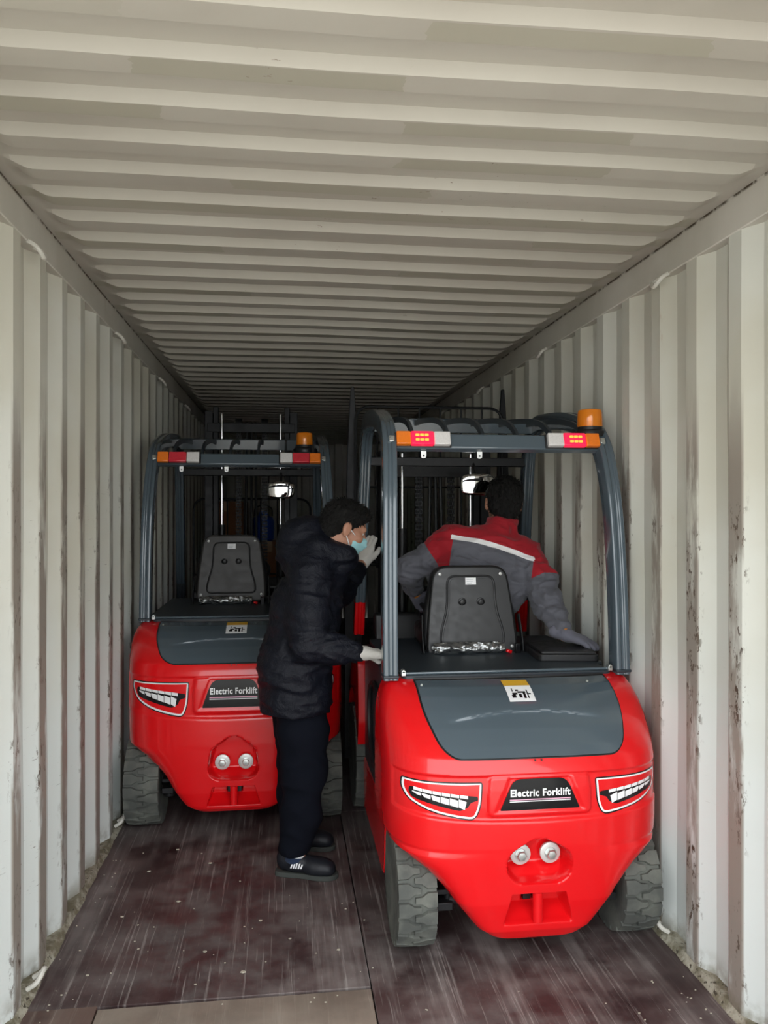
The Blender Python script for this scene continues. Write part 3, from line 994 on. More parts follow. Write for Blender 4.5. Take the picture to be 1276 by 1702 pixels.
    # lamps on the rear bar
    for sd in (-1, 1):
        q = Euler((-.35, 0, 0)).to_matrix()
        def bx(mbx, x0, x1, t, hh, dy=0):
            c = Vector((sd * (x0 + x1) / 2, yb, zb)) + q @ Vector((0, -.0225 - t / 2 - dy, 0))
            mbx.box(c, (abs(x1 - x0), t, hh), (-.35, 0, 0))
        xo = xr - .012
        L = cfg['ll']
        mb = MB(); bx(mb, xo - L - .006, xo + .006, .008, .068); tl = mb.build('tail_light', 'black_plastic', root, bevel=.004)
        segs = [('amber_lens', xo - .27 * L, xo), ('red_lens', xo - .69 * L, xo - .27 * L), ('clear_lens', xo - L, xo - .69 * L)]
        for nm, a, b in segs:
            mb = MB(); bx(mb, a + .0008, b - .0008, .026, .060, .006)
            m = nm
            if litup and nm == 'red_lens': m = 'red_lens_lit'
            mb.build(nm, m, tl, bevel=.004)
        if litup:
            for rr in (-1, 1):
                mb = MB()
                for kk in range(3):
                    a = xo - .60 * L + kk * .085 * L
                    c = Vector((sd * (a + .011), yb, zb)) + q @ Vector((0, -.0225 - .034, rr * .011))
                    mb.box(c, (.017, .008, .011), (-.35, 0, 0))
                mb.build('led_row', 'led_lit', tl, bevel=.003)
        mb = MB(); bx(mb, xo + .006, xo + .030, .02, .03); mb.build('lamp_bracket', 'zinc', tl, bevel=.004)
    # beacon
    bxx = (xr - .018) if litup else (xr - .10)
    byy, bzz = (yb + .05, zb + .062) if litup else (yb + .16, zb + .085)
    mb = MB(); mb.lathe([(.068, -.024), (.070, -.010), (.066, .0), (.056, .006), (.054, .022), (.030, .024)], (bxx, byy, bzz), (0, 0, 1), 32)
    mb.box((bxx, byy + .02, bzz - .03), (.07, .11, .012)); mb.box((bxx + .01, byy + .03, bzz - .055), (.05, .012, .06))
    bc = mb.build('beacon', 'black_plastic', root, bevel=.0)
    mb = MB(); k = 1.0 if litup else .9
    mb.lathe([(.054 * k, .020), (.056 * k, .024), (.0545 * k, .060), (.053 * k, .084), (.0505 * k, .094), (.038 * k, .099), (.004, .100)], (bxx, byy, bzz), (0, 0, 1), 36)
    dm = mb.build('beacon_dome', 'amber_dome', bc, smooth=40)
    mb = MB(); mb.cyl((bxx, byy, bzz + .022), (bxx, byy, bzz + .062), .019, n=18); mb.build('beacon_bulb', 'chrome', bc)
    # ---- seat
    sy, sz, sxo = cfg['seat']
    mb = MB()
    cush = rounded([(-.225, -.02), (.225, -.02), (.21, .44), (-.21, .44)], .07, 6)
    mb.prism(cush, lambda a, b: (sxo + a, sy + b, sz - .02), lambda a, b: (sxo + a, sy + b, sz + .09))
    seat = mb.build('seat', 'black_plastic', root, bevel=.03, seg=4)
    lean = .14
    def B(a, b, d):   # a across, b up the back, d towards the rear
        return (sxo + a, sy - .01 + b * math.sin(-lean) * -1 * 0 - b * lean - d, sz + .015 + cfg['sdz'] + b)
    shell = rounded([(-.222, 0), (.222, 0), (.213, .16), (.178, .425), (-.178, .425), (-.213, .16)], [.05, .05, .1, .07, .07, .1], 7)
    lean = -.16
    mb = MB(); mb.prism(shell, lambda a, b: B(a, b, 0), lambda a, b: B(a, b, .030))
    sh = mb.build('seat_shell', 'dark_grey_seat' if not litup else 'black_satin', seat, bevel=.012, seg=4)
    mb = MB()
    inner = rounded([(-.155, .055), (.155, .055), (.150, .12), (.118, .22), (.113, .375), (-.113, .375), (-.118, .22), (-.150, .12)], [.045, .045, .06, .08, .04, .04, .08, .06], 6)
    mb.tube([B(a, b, .030) for a, b in inner], .0055, 8, closed=True, side=(0, 1, 0))
    mb.build('shell_bead', 'black_plastic', seat)
    mb = MB(); mb.prism(offset2(inner, .012), lambda a, b: B(a, b, .029), lambda a, b: B(a, b, .0335)); mb.build('shell_panel', 'dark_grey_seat' if not litup else 'black_satin', seat, bevel=.002)
    for a in (-.045, .045):
        mb = MB(); p0 = Vector(B(a, .255, .030)); mb.lathe([(.020, 0), (.020, .006), (.014, .009), (.012, .015), (.006, .017)], p0, (0, -1, -.12), 20)
        mb.build('shell_knob', 'black_plastic', seat)
    for a, b in ((-.148, .385), (.148, .385), (-.190, .045), (.190, .045)):
        mb = MB(); p0 = Vector(B(a, b, .028)); mb.lathe([(.008, 0), (.008, .005), (.004, .007)], p0, (0, -1, -.12), 12)
        mb.build('shell_screw', 'washer_paint', seat)
    mb = MB(); mb.prism([(-.026, .335), (.026, .335), (.026, .368), (-.026, .368)], lambda a, b: B(a, b, .0335), lambda a, b: B(a, b, .0345))
    mb.m = 1
    for rr in range(3):
        mb.prism([(-.020, .341 + rr * .009), (.006 + .004 * rr, .341 + rr * .009), (.006 + .004 * rr, .344 + rr * .009), (-.020, .344 + rr * .009)], lambda a, b: B(a, b, .0345), lambda a, b: B(a, b, .0349))
    mb.build('seat_label', ['white_print', 'grey_print'], seat)
    # back cushion in front of the shell, and its clear wrapping
    mb = MB(); mb.prism(rounded([(-.235, .02), (.235, .02), (.225, .2), (.172, .415), (-.172, .415), (-.225, .2)], .06, 6), lambda a, b: B(a * 1.02, b, -.004), lambda a, b: B(a * .95, b, -.11))
    mb.build('back_cushion', 'black_plastic', seat, bevel=.03, seg=4)
    mb = MB()
    rws = []
    rr = random.Random(5)
    for i in range(15):
        u = i / 14
        row = []
        for j in range(49):
            v = j / 48
            a = -.165 + .33 * v
            y = sy - .075 - .03 * math.sin(PI * u) + .016 * mnoise.noise(Vector((a * 34, u * 2.5, sy))) + .010 * mnoise.noise(Vector((a * 70 + u * 6, u * 5, 4)))
            row.append((sxo - .03 + a, y, DK + .012 + u * (sz - DK + .035) * (1 - .08 * abs(2 * v - 1) ** 4)))
        rws.append(row)
    mb.grid(rws)
    mb.build('plastic_wrap', 'plastic_wrap', seat, smooth=60, fix=False)
    mb = MB()
    mb.span((sxo - .20, sy - .03, DK + .012), (sxo + .20, sy + .40, sz - .018)); mb.build('seat_mount', 'black_steel', seat, bevel=.006)
    for sd in (-1, 1):   # backrest hinge strap and belt buckle
        mb = MB(); mb.sweep(catmull([(sxo + sd * .238, sy - .05, sz - .02), (sxo + sd * .240, sy - .02, sz + .06), (sxo + sd * .236, sy + .02, sz + .16)], 5), [(-.004, -.016), (.004, -.016), (.004, .016), (-.004, .016)], (1, 0, 0))
        mb.box((sxo + sd * .242, sy - .06, sz - .03), (.022, .03, .05)); mb.build('recliner', 'black_steel', seat, bevel=.003)
    mb = MB(); mb.box((sxo + .20, sy - .09, DK + .035), (.026, .022, .05)); mb.build('belt_buckle', 'black_gloss', seat, bevel=.004)
    mb = MB(); mb.box((sxo + .155, sy - .10, DK + .024), (.026, .02, .016), (0, .3, .3)); mb.build('buckle_button', 'red_paint', seat, bevel=.004)
    # ---- mast
    ym = Y(2.02); mh = cfg['mast']; mx = .26 * sx
    mb = MB()
    for sd in (-1, 1):
        mb.sweep([(sd * (mx + .05), ym, .06), (sd * (mx + .05), ym, mh)], [(-.03, -.06), (.03, -.06), (.03, -.045), (-.01, -.045), (-.01, .045), (.03, .045), (.03, .06), (-.03, .06)] if sd < 0 else [(.03, -.06), (-.03, -.06), (-.03, -.045), (.01, -.045), (.01, .045), (-.03, .045), (-.03, .06), (.03, .06)], (1, 0, 0))
    mb.span((-mx - .06, ym - .07, .30), (mx + .06, ym - .045, .38)); mb.span((-mx - .06, ym - .07, mh - .16), (mx + .06, ym - .045, mh - .09))
    mast = mb.build('mast', 'black_steel', root, bevel=.003)
    for sd in (-1, 1):
        mb = MB(); mb.span((sd * (mx + .0) - .02, ym - .03, .10), (sd * mx + .02, ym + .05, mh + .04)); mb.build('inner_rail', 'black_steel', mast, bevel=.004)
        mb = MB(); mb.cyl((sd * (mx - .05), ym - .075, .25), (sd * (mx - .05), ym - .075, 1.55), .028, n=16); mb.build('lift_cylinder', 'black_satin', mast)
        mb = MB(); mb.cyl((sd * (mx - .05), ym - .075, 1.55), (sd * (mx - .05), ym - .075, mh - .02), .013, n=14)
        mb.build('lift_rod', 'chrome', mast)
        mb = MB()
        zc = .50
        k = 0
        while zc < mh - .12:
            for dx in ((-.012, 0, .012) if k % 2 else (-.018, -.006, .006, .018)):
                mb.box((sd * .10 + dx, ym - .02, zc), (.004, .018, .030))
            mb.cyl((sd * .10 - .022, ym - .02, zc + .012), (sd * .10 + .022, ym - .02, zc + .012), .0045, n=6)
            zc += .024; k += 1
        mb.build('chain', 'black_steel', mast, smooth=0)
    mb = MB(); mb.span((-.16, ym - .03, mh - .14), (.16, ym + .03, mh - .10)); mb.cyl((-.125, ym, mh - .09), (-.075, ym, mh - .09), .045); mb.cyl((.075, ym, mh - .09), (.125, ym, mh - .09), .045)
    mb.build('chain_sheaves', 'black_steel', mast)
    # hoses
    for xx in (-.035, .0, .03):
        mb = MB(); mb.tube(catmull([(xx, ym - .05, .55), (xx * 1.3, ym - .07, 1.2), (xx, ym - .05, mh - .2), (xx, ym, mh - .08)], 6), .010, 8); mb.build('hose', 'black_plastic', mast)
    # carriage, forks, load backrest
    yf = ym + .12; cz = cfg['carriage']
    mb = MB(); mb.span((-.46 * sx, yf, cz + .04), (.46 * sx, yf + .035, cz + .12)); mb.span((-.46 * sx, yf, cz + .36), (.46 * sx, yf + .035, cz + .44))
    mb.span((-.2, yf - .06, cz), (-.16, yf, cz + .46)); mb.span((.16, yf - .06, cz), (.2, yf, cz + .46))
    car = mb.build('carriage', 'black_steel', root, bevel=.004)
    b0, b1, bw = cfg['back']
    mb = MB(); mb.tube([(p[0], yf + .02, p[1]) for p in rounded([(-bw, b0), (-bw, b1), (bw, b1), (bw, b0)], [0, .10, .10, 0], 8)], .009, 8, side=(0, 1, 0))
    if b0 > cz + .45:
        mb.box((-bw + .02, yf + .02, (b0 + cz + .4) / 2), (.03, .02, b0 - cz - .36)); mb.box((bw - .02, yf + .02, (b0 + cz + .4) / 2), (.03, .02, b0 - cz - .36))
    lb = mb.build('load_backrest', 'black_steel', root)
    mb = MB(); mb.tube([(-bw, yf + .02, b0 + .02), (bw, yf + .02, b0 + .02)], .009, 8); mb.build('backrest_rail', 'black_steel', lb)
    mb = MB(); mb.tube([(-bw, yf + .02, (b0 + b1) / 2), (bw, yf + .02, (b0 + b1) / 2)], .006, 8); mb.build('backrest_rail', 'black_steel', lb)
    for k in range(1, 7):
        xx = -bw + 2 * bw * k / 7
        mb = MB(); mb.tube([(xx, yf + .02, b0), (xx, yf + .02, b1)], .006, 8); mb.build('backrest_bar', 'black_steel', lb)
    if cfg['upfork']:
        for sd in (-1, 1):
            xx = sd * .487
            zs_ = [.10, .9, 1.5, 2.05, 2.30, 2.44]; ws = [.052, .050, .046, .032, .020, .010]
            mb = MB()
            vs, fs = [], []
            for z, w in zip(zs_, ws):
                for a, b in ((-1, -1), (1, -1), (1, 1), (-1, 1)):
                    vs.append((xx + a * w, yf + .075 + b * (.022 if z < 2 else .012), z))
            for i in range(len(zs_) - 1):
                for j in range(4):
                    fs.append((4 * i + j, 4 * i + (j + 1) % 4, 4 * i + 4 + (j + 1) % 4, 4 * i + 4 + j))
            fs += [(3, 2, 1, 0), tuple(range(4 * len(zs_) - 4, 4 * len(zs_)))]
            mb.add(vs, fs)
            mb.build('fork', 'black_steel', root, bevel=.004, label='dark fork blade turned upright')
    else:
        for sd in (-1, 1):
            mb = MB()
            out = [(yf + .035, .06), (yf + .035, .62), (yf + .075, .62), (yf + .08, .10), (yf + 1.07, .07), (yf + 1.07, .055)]
            mb.prism(out, lambda a, b: (sd * .22 - .05, a, b), lambda a, b: (sd * .22 + .05, a, b))
            mb.build('fork', 'black_steel', root, bevel=.004)
    # mirror on a stalk
    mxx, myy, mzz = cfg['mirror']
    mb = MB()
    rws = []
    for i in range(9):
        row = []
        for j in range(15):
            a, b = -1 + 2 * j / 14, -1 + 2 * i / 8
            cu = (1 - (abs(a) ** 5) * .25)
            row.append((mxx + a * .095 * (1 - .12 * abs(b) ** 4), myy - .03 + .010 * a * a + .003 * b * b, mzz + b * .058 * (1 - .2 * abs(a) ** 5)))
        rws.append(row)
    mb.grid(rws); n0 = len(mb.v)
    mi = mb.build('mirror', 'mirror_glass', root, smooth=60)
    sm = mi.modifiers.new('thickness', 'SOLIDIFY'); sm.thickness = .008; sm.offset = 1
    mb = MB(); mb.cyl((mxx, myy + .0, mzz), (mxx, g(1.59), 1.93), .007, n=8); mb.build('mirror_stalk', 'black_satin', mi)
    if cfg.get('box'):
        mb = MB()
        bxl = rounded([(.20, Y(.62)), (.465, Y(.58)), (.465, Y(.93)), (.22, Y(.93))], .025, 4)
        mb.prism(bxl, lambda a, b: (a, b, DK + .012), lambda a, b: (a, b, DK + .045))
        ob = mb.build('deck_box', 'black_plastic', root, bevel=.006, seg=3, label='black plastic cover on the deck beside the seat')
        mb = MB(); mb.prism(offset2(bxl, .012), lambda a, b: (a, b, DK + .045), lambda a, b: (a, b, DK + .056)); mb.build('box_lid', 'black_plastic', ob, bevel=.004)
    return root

forklift(dict(loc=(0.908, 2.71, 0), sdz=-.045, hw=.54, H=[.088, .168, .277, .406, .43, .643, .765, .98], ys=1.0, lit=True, ya=.285, R=.215, tw=.145, xt=.43, nl=20, gx=1.02, gy=1.0, go=.0, ll=.232,
              seat=(.93, 1.0, -.030), mast=2.02, carriage=.30, back=(1.30, 2.31, .47), upfork=True, mirror=(.14, 1.50, 1.80), box=True,
              label='red forklift on the right with glowing tail lights and a driver aboard'))
forklift(dict(loc=(-.258, 4.00, 0), sdz=-.01, hw=.567, H=[.12, .165, .262, .377, .45, .745, .885, 1.05], ys=1.08, lit=False, cww=([.105, .112, .125, .15, .175, .22, .277, .33, .362, .39, .406, .418, .428, .44, .5, .7, .85, .90, .94, .965, .98], [.10, .165, .20, .226, .25, .278, .311, .343, .371, .40, .425, .462, .510, .537, .54, .54, .538, .532, .520, .507, .490]), ya=.30, R=.235, tw=.175, xt=.468, nl=22, gx=1.06, gy=1.05, go=.0, ll=.235,
              seat=(1.13, 1.07, -.085), mast=2.42, carriage=.10, back=(.55, 1.75, .46), upfork=False, mirror=(.23, 1.50, 1.80), box=False,
              label='red forklift on the left behind the standing man, tail lights unlit'))

# ------------------------------------------------------------------ people: smooth distance-field bodies turned into meshes
def smin(a, b, k):
    h = np.maximum(k - np.abs(a - b), 0) / k
    return np.minimum(a, b) - h * h * k * 0.25
def prim_sd(P, pr):
    if pr[0] == 'c':
        a, b, ra, rb = np.array(pr[1], np.float32), np.array(pr[2], np.float32), pr[3], pr[4]
        ab = b - a
        tt = np.clip(((P - a) @ ab) / max(1e-9, float(ab @ ab)), 0, 1)
        d = P - (a + tt[:, None] * ab)
        return np.sqrt((d * d).sum(1)) - (ra + (rb - ra) * tt)
    if pr[0] == 'e':
        c, r = np.array(pr[1], np.float32), np.array(pr[2], np.float32)
        q = P - c
        if len(pr) > 3 and pr[3] is not None:
            q = q @ np.array(pr[3], np.float32)      # columns are the local axes
        k0 = np.sqrt(((q / r) ** 2).sum(1)); k1 = np.sqrt(((q / (r * r)) ** 2).sum(1))
        return k0 * (k0 - 1.0) / np.maximum(k1, 1e-6)
class field:
    def __init__(self, prims, k=0.03, cuts=(), subs=(), subk=0.012):
        self.p, self.k, self.c, self.s, self.sk = prims, k, cuts, subs, subk
    def near(self, cen, r):
        """the same field with only the pieces that matter around a point"""
        C = np.array([cen], np.float32)
        q = [pr for pr in self.p if prim_sd(C, pr[:-1] if isinstance(pr[-1], dict) else pr)[0] < r + .12]
        return field(q or self.p[:1], self.k, self.c, self.s, self.sk)
    def __call__(self, P):
        d = None
        for pr in self.p:
            kk = pr[-1] if isinstance(pr[-1], dict) else None
            q = prim_sd(P, pr[:-1] if kk else pr)
            d = q if d is None else smin(d, q, kk['k'] if kk else self.k)
        for pr in self.s:
            d = -smin(-d, prim_sd(P, pr), self.sk)
        for (n, o) in self.c:       # keep the side where n.(p-o) < 0
            n = np.array(n, np.float32); n /= np.linalg.norm(n)
            d = -smin(-d, -((P - np.array(o, np.float32)) @ n), 0.012)
        return d
def bounds(prims, pad=0.02):
    lo, hi = np.full(3, 1e9), np.full(3, -1e9)
    for pr in prims:
        if pr[0] == 'c':
            for p, r in ((pr[1], pr[3]), (pr[2], pr[4])):
                lo = np.minimum(lo, np.array(p) - r); hi = np.maximum(hi, np.array(p) + r)
        else:
            r = max(pr[2]); lo = np.minimum(lo, np.array(pr[1]) - r); hi = np.maximum(hi, np.array(pr[1]) + r)
    return lo - pad, hi + pad
def surface(f, lo, hi, h):
    B = 12
    n = np.maximum(1, np.ceil((hi - lo) / (h * B)).astype(int))
    dim = n * B + 1
    V = np.ones(dim, np.float32)
    cen = np.stack(np.meshgrid(*[lo[i] + (np.arange(n[i]) + .5) * B * h for i in range(3)], indexing='ij'), -1).reshape(-1, 3).astype(np.float32)
    dc = f(cen)
    # fill blocks deep inside, refine blocks near the surface
    idx = np.stack(np.unravel_index(np.arange(len(cen)), n), 1)
    half = B * h * 0.87 * 1.35 + 0.01
    loc = np.stack(np.meshgrid(*[np.arange(B + 1)] * 3, indexing='ij'), -1).reshape(-1, 3)
    for (ix, iy, iz) in idx[dc < -half]:
        V[ix * B:ix * B + B + 1, iy * B:iy * B + B + 1, iz * B:iz * B + B + 1] = -1
    act = idx[np.abs(dc) <= half]
    for (ix, iy, iz) in act:
        o_ = lo + np.array((ix, iy, iz)) * B * h
        P = (o_ + loc * h).astype(np.float32)
        V[ix * B:ix * B + B + 1, iy * B:iy * B + B + 1, iz * B:iz * B + B + 1] = f.near(o_ + B * h / 2, half)(P).reshape(B + 1, B + 1, B + 1)
    ins = V < 0
    cs = np.zeros(dim - 1, np.int8)
    for a in (0, 1):
        for b in (0, 1):
            for c in (0, 1):
                cs += ins[a:dim[0] - 1 + a, b:dim[1] - 1 + b, c:dim[2] - 1 + c]
    cells = np.argwhere((cs > 0) & (cs < 8))
    vid = -np.ones(dim - 1, np.int64); vid[tuple(cells.T)] = np.arange(len(cells))
    acc = np.zeros((len(cells), 3)); cnt = np.zeros(len(cells))
    cor = [(a, b, c) for a in (0, 1) for b in (0, 1) for c in (0, 1)]
    for i in range(8):
        for j in range(i + 1, 8):
            if sum(abs(cor[i][k] - cor[j][k]) for k in range(3)) != 1: continue
            A = V[tuple((cells + cor[i]).T)]; C = V[tuple((cells + cor[j]).T)]
            m = (A < 0) != (C < 0)
            tt = np.where(m, A / np.where(m, A - C, 1), 0)
            p = np.array(cor[i]) + tt[:, None] * (np.array(cor[j]) - np.array(cor[i]))
            acc += p * m[:, None]; cnt += m
    verts = lo + (cells + acc / np.maximum(cnt, 1)[:, None]) * h
    faces = []
    for ax in range(3):
        u, v = [(1, 2), (2, 0), (0, 1)][ax]
        sl0 = [slice(1, dim[k] - 1) for k in range(3)]; sl1 = list(sl0)
        sl0[ax] = slice(0, dim[ax] - 1); sl1[ax] = slice(1, dim[ax])
        A, C = ins[tuple(sl0)], ins[tuple(sl1)]
        e = np.argwhere(A != C)
        off = np.ones(3, int); off[ax] = 0
        g = e + off
        flip = A[tuple(e.T)]
        du = np.zeros(3, int); du[u] = 1; dv = np.zeros(3, int); dv[v] = 1
        q = [vid[tuple((g - du - dv).T)], vid[tuple((g - dv).T)], vid[tuple(g.T)], vid[tuple((g - du).T)]]
        Q = np.stack(q, 1)
        Q[~flip] = Q[~flip][:, ::-1]
        faces.append(Q)
    return verts, np.concatenate(faces)
def flesh(name, f, lo, hi, h, mat, parent=None, wrinkle=None, label=None, relax=1, attr=None):
    v, q = surface(f, np.array(lo, float), np.array(hi, float), h)
    me = bpy.data.meshes.new(name)
    me.from_pydata(v.tolist(), [], q.tolist())
    for _ in range(relax):      # one light smoothing pass over the grid steps
        e = np.empty(len(me.edges) * 2, np.int64); me.edges.foreach_get('vertices', e); e = e.reshape(-1, 2)
        s = np.zeros_like(v); c = np.zeros(len(v))
        np.add.at(s, e[:, 0], v[e[:, 1]]); np.add.at(s, e[:, 1], v[e[:, 0]]); np.add.at(c, e[:, 0], 1); np.add.at(c, e[:, 1], 1)
        v = v * .5 + .5 * s / np.maximum(c, 1)[:, None]
        me.vertices.foreach_set('co', v.ravel())
    me.update()
    if wrinkle:
        nn = np.empty(len(v) * 3); me.vertices.foreach_get('normal', nn); nn = nn.reshape(-1, 3)
        d = np.array([wrinkle(Vector(p)) for p in v])
        v = v + nn * d[:, None]
        me.vertices.foreach_set('co', v.ravel())
    if attr:
        for nm, fn in attr.items():
            a = me.attributes.new(nm, 'FLOAT', 'POINT')
            a.data.foreach_set('value', np.asarray(fn(v), np.float32))
    me.polygons.foreach_set('use_smooth', [True] * len(me.polygons))
    me.update()
    me.materials.append(MATS[mat])
    o = bpy.data.objects.new(name, me); COL.objects.link(o)
    if parent: o.parent = parent
    if label: o['label'] = label
    return o
def folds(amp, sx_, sy_, sz_, seed, fine=0.0):
    def w(p):
        q = Vector((p.x * sx_ + seed, p.y * sy_, p.z * sz_))
        q2 = q + Vector((mnoise.noise(q * .6), mnoise.noise(q * .6 + Vector((5, 1, 2))), 0)) * .8
        r = 1 - abs(mnoise.noise(q2)) * 2.2
        d = amp * (r - .5)
        if fine: d += fine * mnoise.noise(p * 48)
        return d
    return w
def frame(fwd, up):
    f = Vector(fwd).normalized(); r = f.cross(Vector(up)).normalized(); u = r.cross(f)
    return np.array([list(r), list(f), list(u)]).T       # columns: right, forward, up
def xf(R, o, p):
    return tuple(np.array(o) + R @ np.array(p))
def head_prims(R, o, k=1.0):
    T = lambda p: xf(R, o, [c * k for c in p])
    E = lambda c, r, kk=None: ('e', T(c), [q * k for q in r], R) + ((dict(k=kk),) if kk else ())
    Cc = lambda a, b, ra, rb, kk=None: ('c', T(a), T(b), ra * k, rb * k) + ((dict(k=kk),) if kk else ())
    pr = [E((0, -.012, .035), (.076, .097, .084)), E((0, .028, -.045), (.061, .066, .078), .03), E((0, .064, -.098), (.028, .026, .022), .03),
          Cc((0, .090, .010), (0, .110, -.028), .008, .014, .012), E((0, .102, -.032), (.018, .014, .010), .01), Cc((-.034, .080, .024), (.034, .080, .024), .012, .012, .02),
          E((-.042, .060, -.022), (.024, .028, .022), .02), E((.042, .060, -.022), (.024, .028, .022), .02),
          E((0, .088, -.062), (.026, .013, .0065), .008), E((0, .086, -.073), (.022, .013, .007), .008)]
    for s in (-1, 1):
        pr += [E((s * .079, -.006, -.004), (.013, .020, .033), .008), E((s * .084, -.012, .004), (.007, .020, .026), .006)]
    pr += [Cc((0, -.025, -.05), (0, -.045, -.17), .057, .060, .03)]
    subs = [E((s * .033, .102, .006), (.017, .014, .010)) for s in (-1, 1)]
    subs += [E((s * .094, .0, .0), (.006, .008, .014)) for s in (-1, 1)]
    return pr, subs
def hand_prims(R, o, thumb, curl=(.35, .5, .4), spread=1.0, grow=0.0, tcurl=0.3):
    T = lambda p: xf(R, o, p)
    pr = []
    xs = (.031, .0105, -.0105, -.030)
    ls = (.066, .076, .070, .055)
    for i in range(4):
        x = xs[i] * thumb
        pr.append(('c', T((x * .55, .005, 0)), T((x, .082 - (.008 if i == 3 else 0), 0)), .017 + grow, .0135 + grow, dict(k=.018)))
        a = 0; p = np.array((x, .082 - (.008 if i == 3 else 0), 0.0)); seg = (.44, .31, .25)
        for j in range(3):
            a += curl[j] * (1 + .08 * (i - 1))
            q = p + ls[i] * seg[j] * np.array((x * .6 * spread * (1 - j * .4), math.cos(a), -math.sin(a)))
            pr.append(('c', T(p), T(q), .0098 - j * .0006 + grow, .0092 - j * .0008 + grow, dict(k=.004)))
            p = q
    t0, t1, t2, t3 = np.array((.018 * thumb, .015, -.006)), np.array((.046 * thumb, .045, -.016 - .01 * tcurl)), np.array((.056 * thumb, .074, -.022 - .04 * tcurl)), np.array((.054 * thumb, .096, -.028 - .075 * tcurl))
    pr += [('c', T(t0), T(t1), .017 + grow, .0135 + grow, dict(k=.014)), ('c', T(t1), T(t2), .0118 + grow, .0108 + grow, dict(k=.005)), ('c', T(t2), T(t3), .0105 + grow, .0088 + grow, dict(k=.004))]
    pr.append(('c', T((0, .02, 0)), T((0, -.05, 0)), .024 + grow, .027 + grow, dict(k=.02)))
    return pr

# cloth and skin
def cloth(name, col, rough=.8, sheen=.2, bs=380, b=.25, var=.15, coarse=0.0, spec=.25):
    t = NT(name)
    c = t.mix(t.noise(7, 4), tuple(v * (1 - var) for v in col), tuple(v * (1 + var) for v in col))
    t.set(color=c, rough=rough, sheen=sheen, spec=spec)
    hh = t.noise(bs, 2)
    if coarse:
        hh = t.math('ADD', t.math('MULTIPLY', hh, .25), t.math('MULTIPLY', t.noise(22, 5, .6, dist=1.2), coarse))
        t.bump(hh, b, .012)
    else:
        t.bump(hh, b)
    MATS[name] = t.m
cloth('black_nylon', (.0052, .0062, .0112), .48, .0, 300, .7, spec=.22, coarse=1.0)
cloth('navy_trousers', (.0040, .0050, .0090), .9, .0, spec=.1)
cloth('white_glove', (.60, .58, .54), .9, .1, 260, .4)
cloth('grey_glove', (.13, .13, .16), .8, .1, 260, .4)
cloth('orange_knit', (.55, .20, .03), .8, .1)
cloth('navy_sock', (.02, .035, .075), .9, .1)
cloth('shoe_leather', (.012, .013, .017), .45, .0, 240, .2)
cloth('shoe_sole', (.05, .055, .05), .7, .0, 240, .2)
cloth('mask_blue', (.33, .62, .66), .8, .1, 300, .2, var=.05)
cloth('mask_white', (.75, .76, .76), .8, .1, 300, .1, var=.03)
t = NT('skin')
c = t.mix(t.noise(30, 4), (.36, .17, .105), (.46, .24, .16))
t.set(color=c, rough=.5, spec=.35); t.b.inputs['Subsurface Weight'].default_value = .08; t.b.inputs['Subsurface Radius'].default_value = (.01, .004, .002)
t.bump(t.noise(260, 3), .08); MATS['skin'] = t.m
t = NT('black_hair')
c = t.mix(t.noise(60, 3, vec=t.mapping((1, 1, .3))), (.003, .003, .003), (.010, .009, .008))
t.set(color=c, rough=.5, spec=.25); t.bump(t.noise(210, 4, .7, dist=2.0, vec=t.mapping((1, 1, .35))), .9, .006); MATS['black_hair'] = t.m
simple('eye_white', (.75, .73, .70), .2, var=.02)
# two-tone work jacket: the seam distances are stored per vertex, the dye is in the cloth
t = NT('work_jacket')
red = t.mix(t.noise(8, 4), (.26, .007, .014), (.36, .011, .020)); gry = t.mix(t.noise(8, 4), (.082, .083, .098), (.118, .119, .138))
yoke = t.math('GREATER_THAN', t.attr('yoke'), 0.0)
band = t.math('MULTIPLY', t.math('GREATER_THAN', t.attr('stripe'), 0.0), 1.0)
c = t.mix(band, t.mix(yoke, gry, red), (.78, .77, .76))
t.set(color=c, rough=.75, sheen=.1, spec=.25)
t.bump(t.math('ADD', t.math('MULTIPLY', t.noise(420, 2), .2), t.noise(26, 4, .6, dist=1.0)), .35, .008); MATS['work_jacket'] = t.m

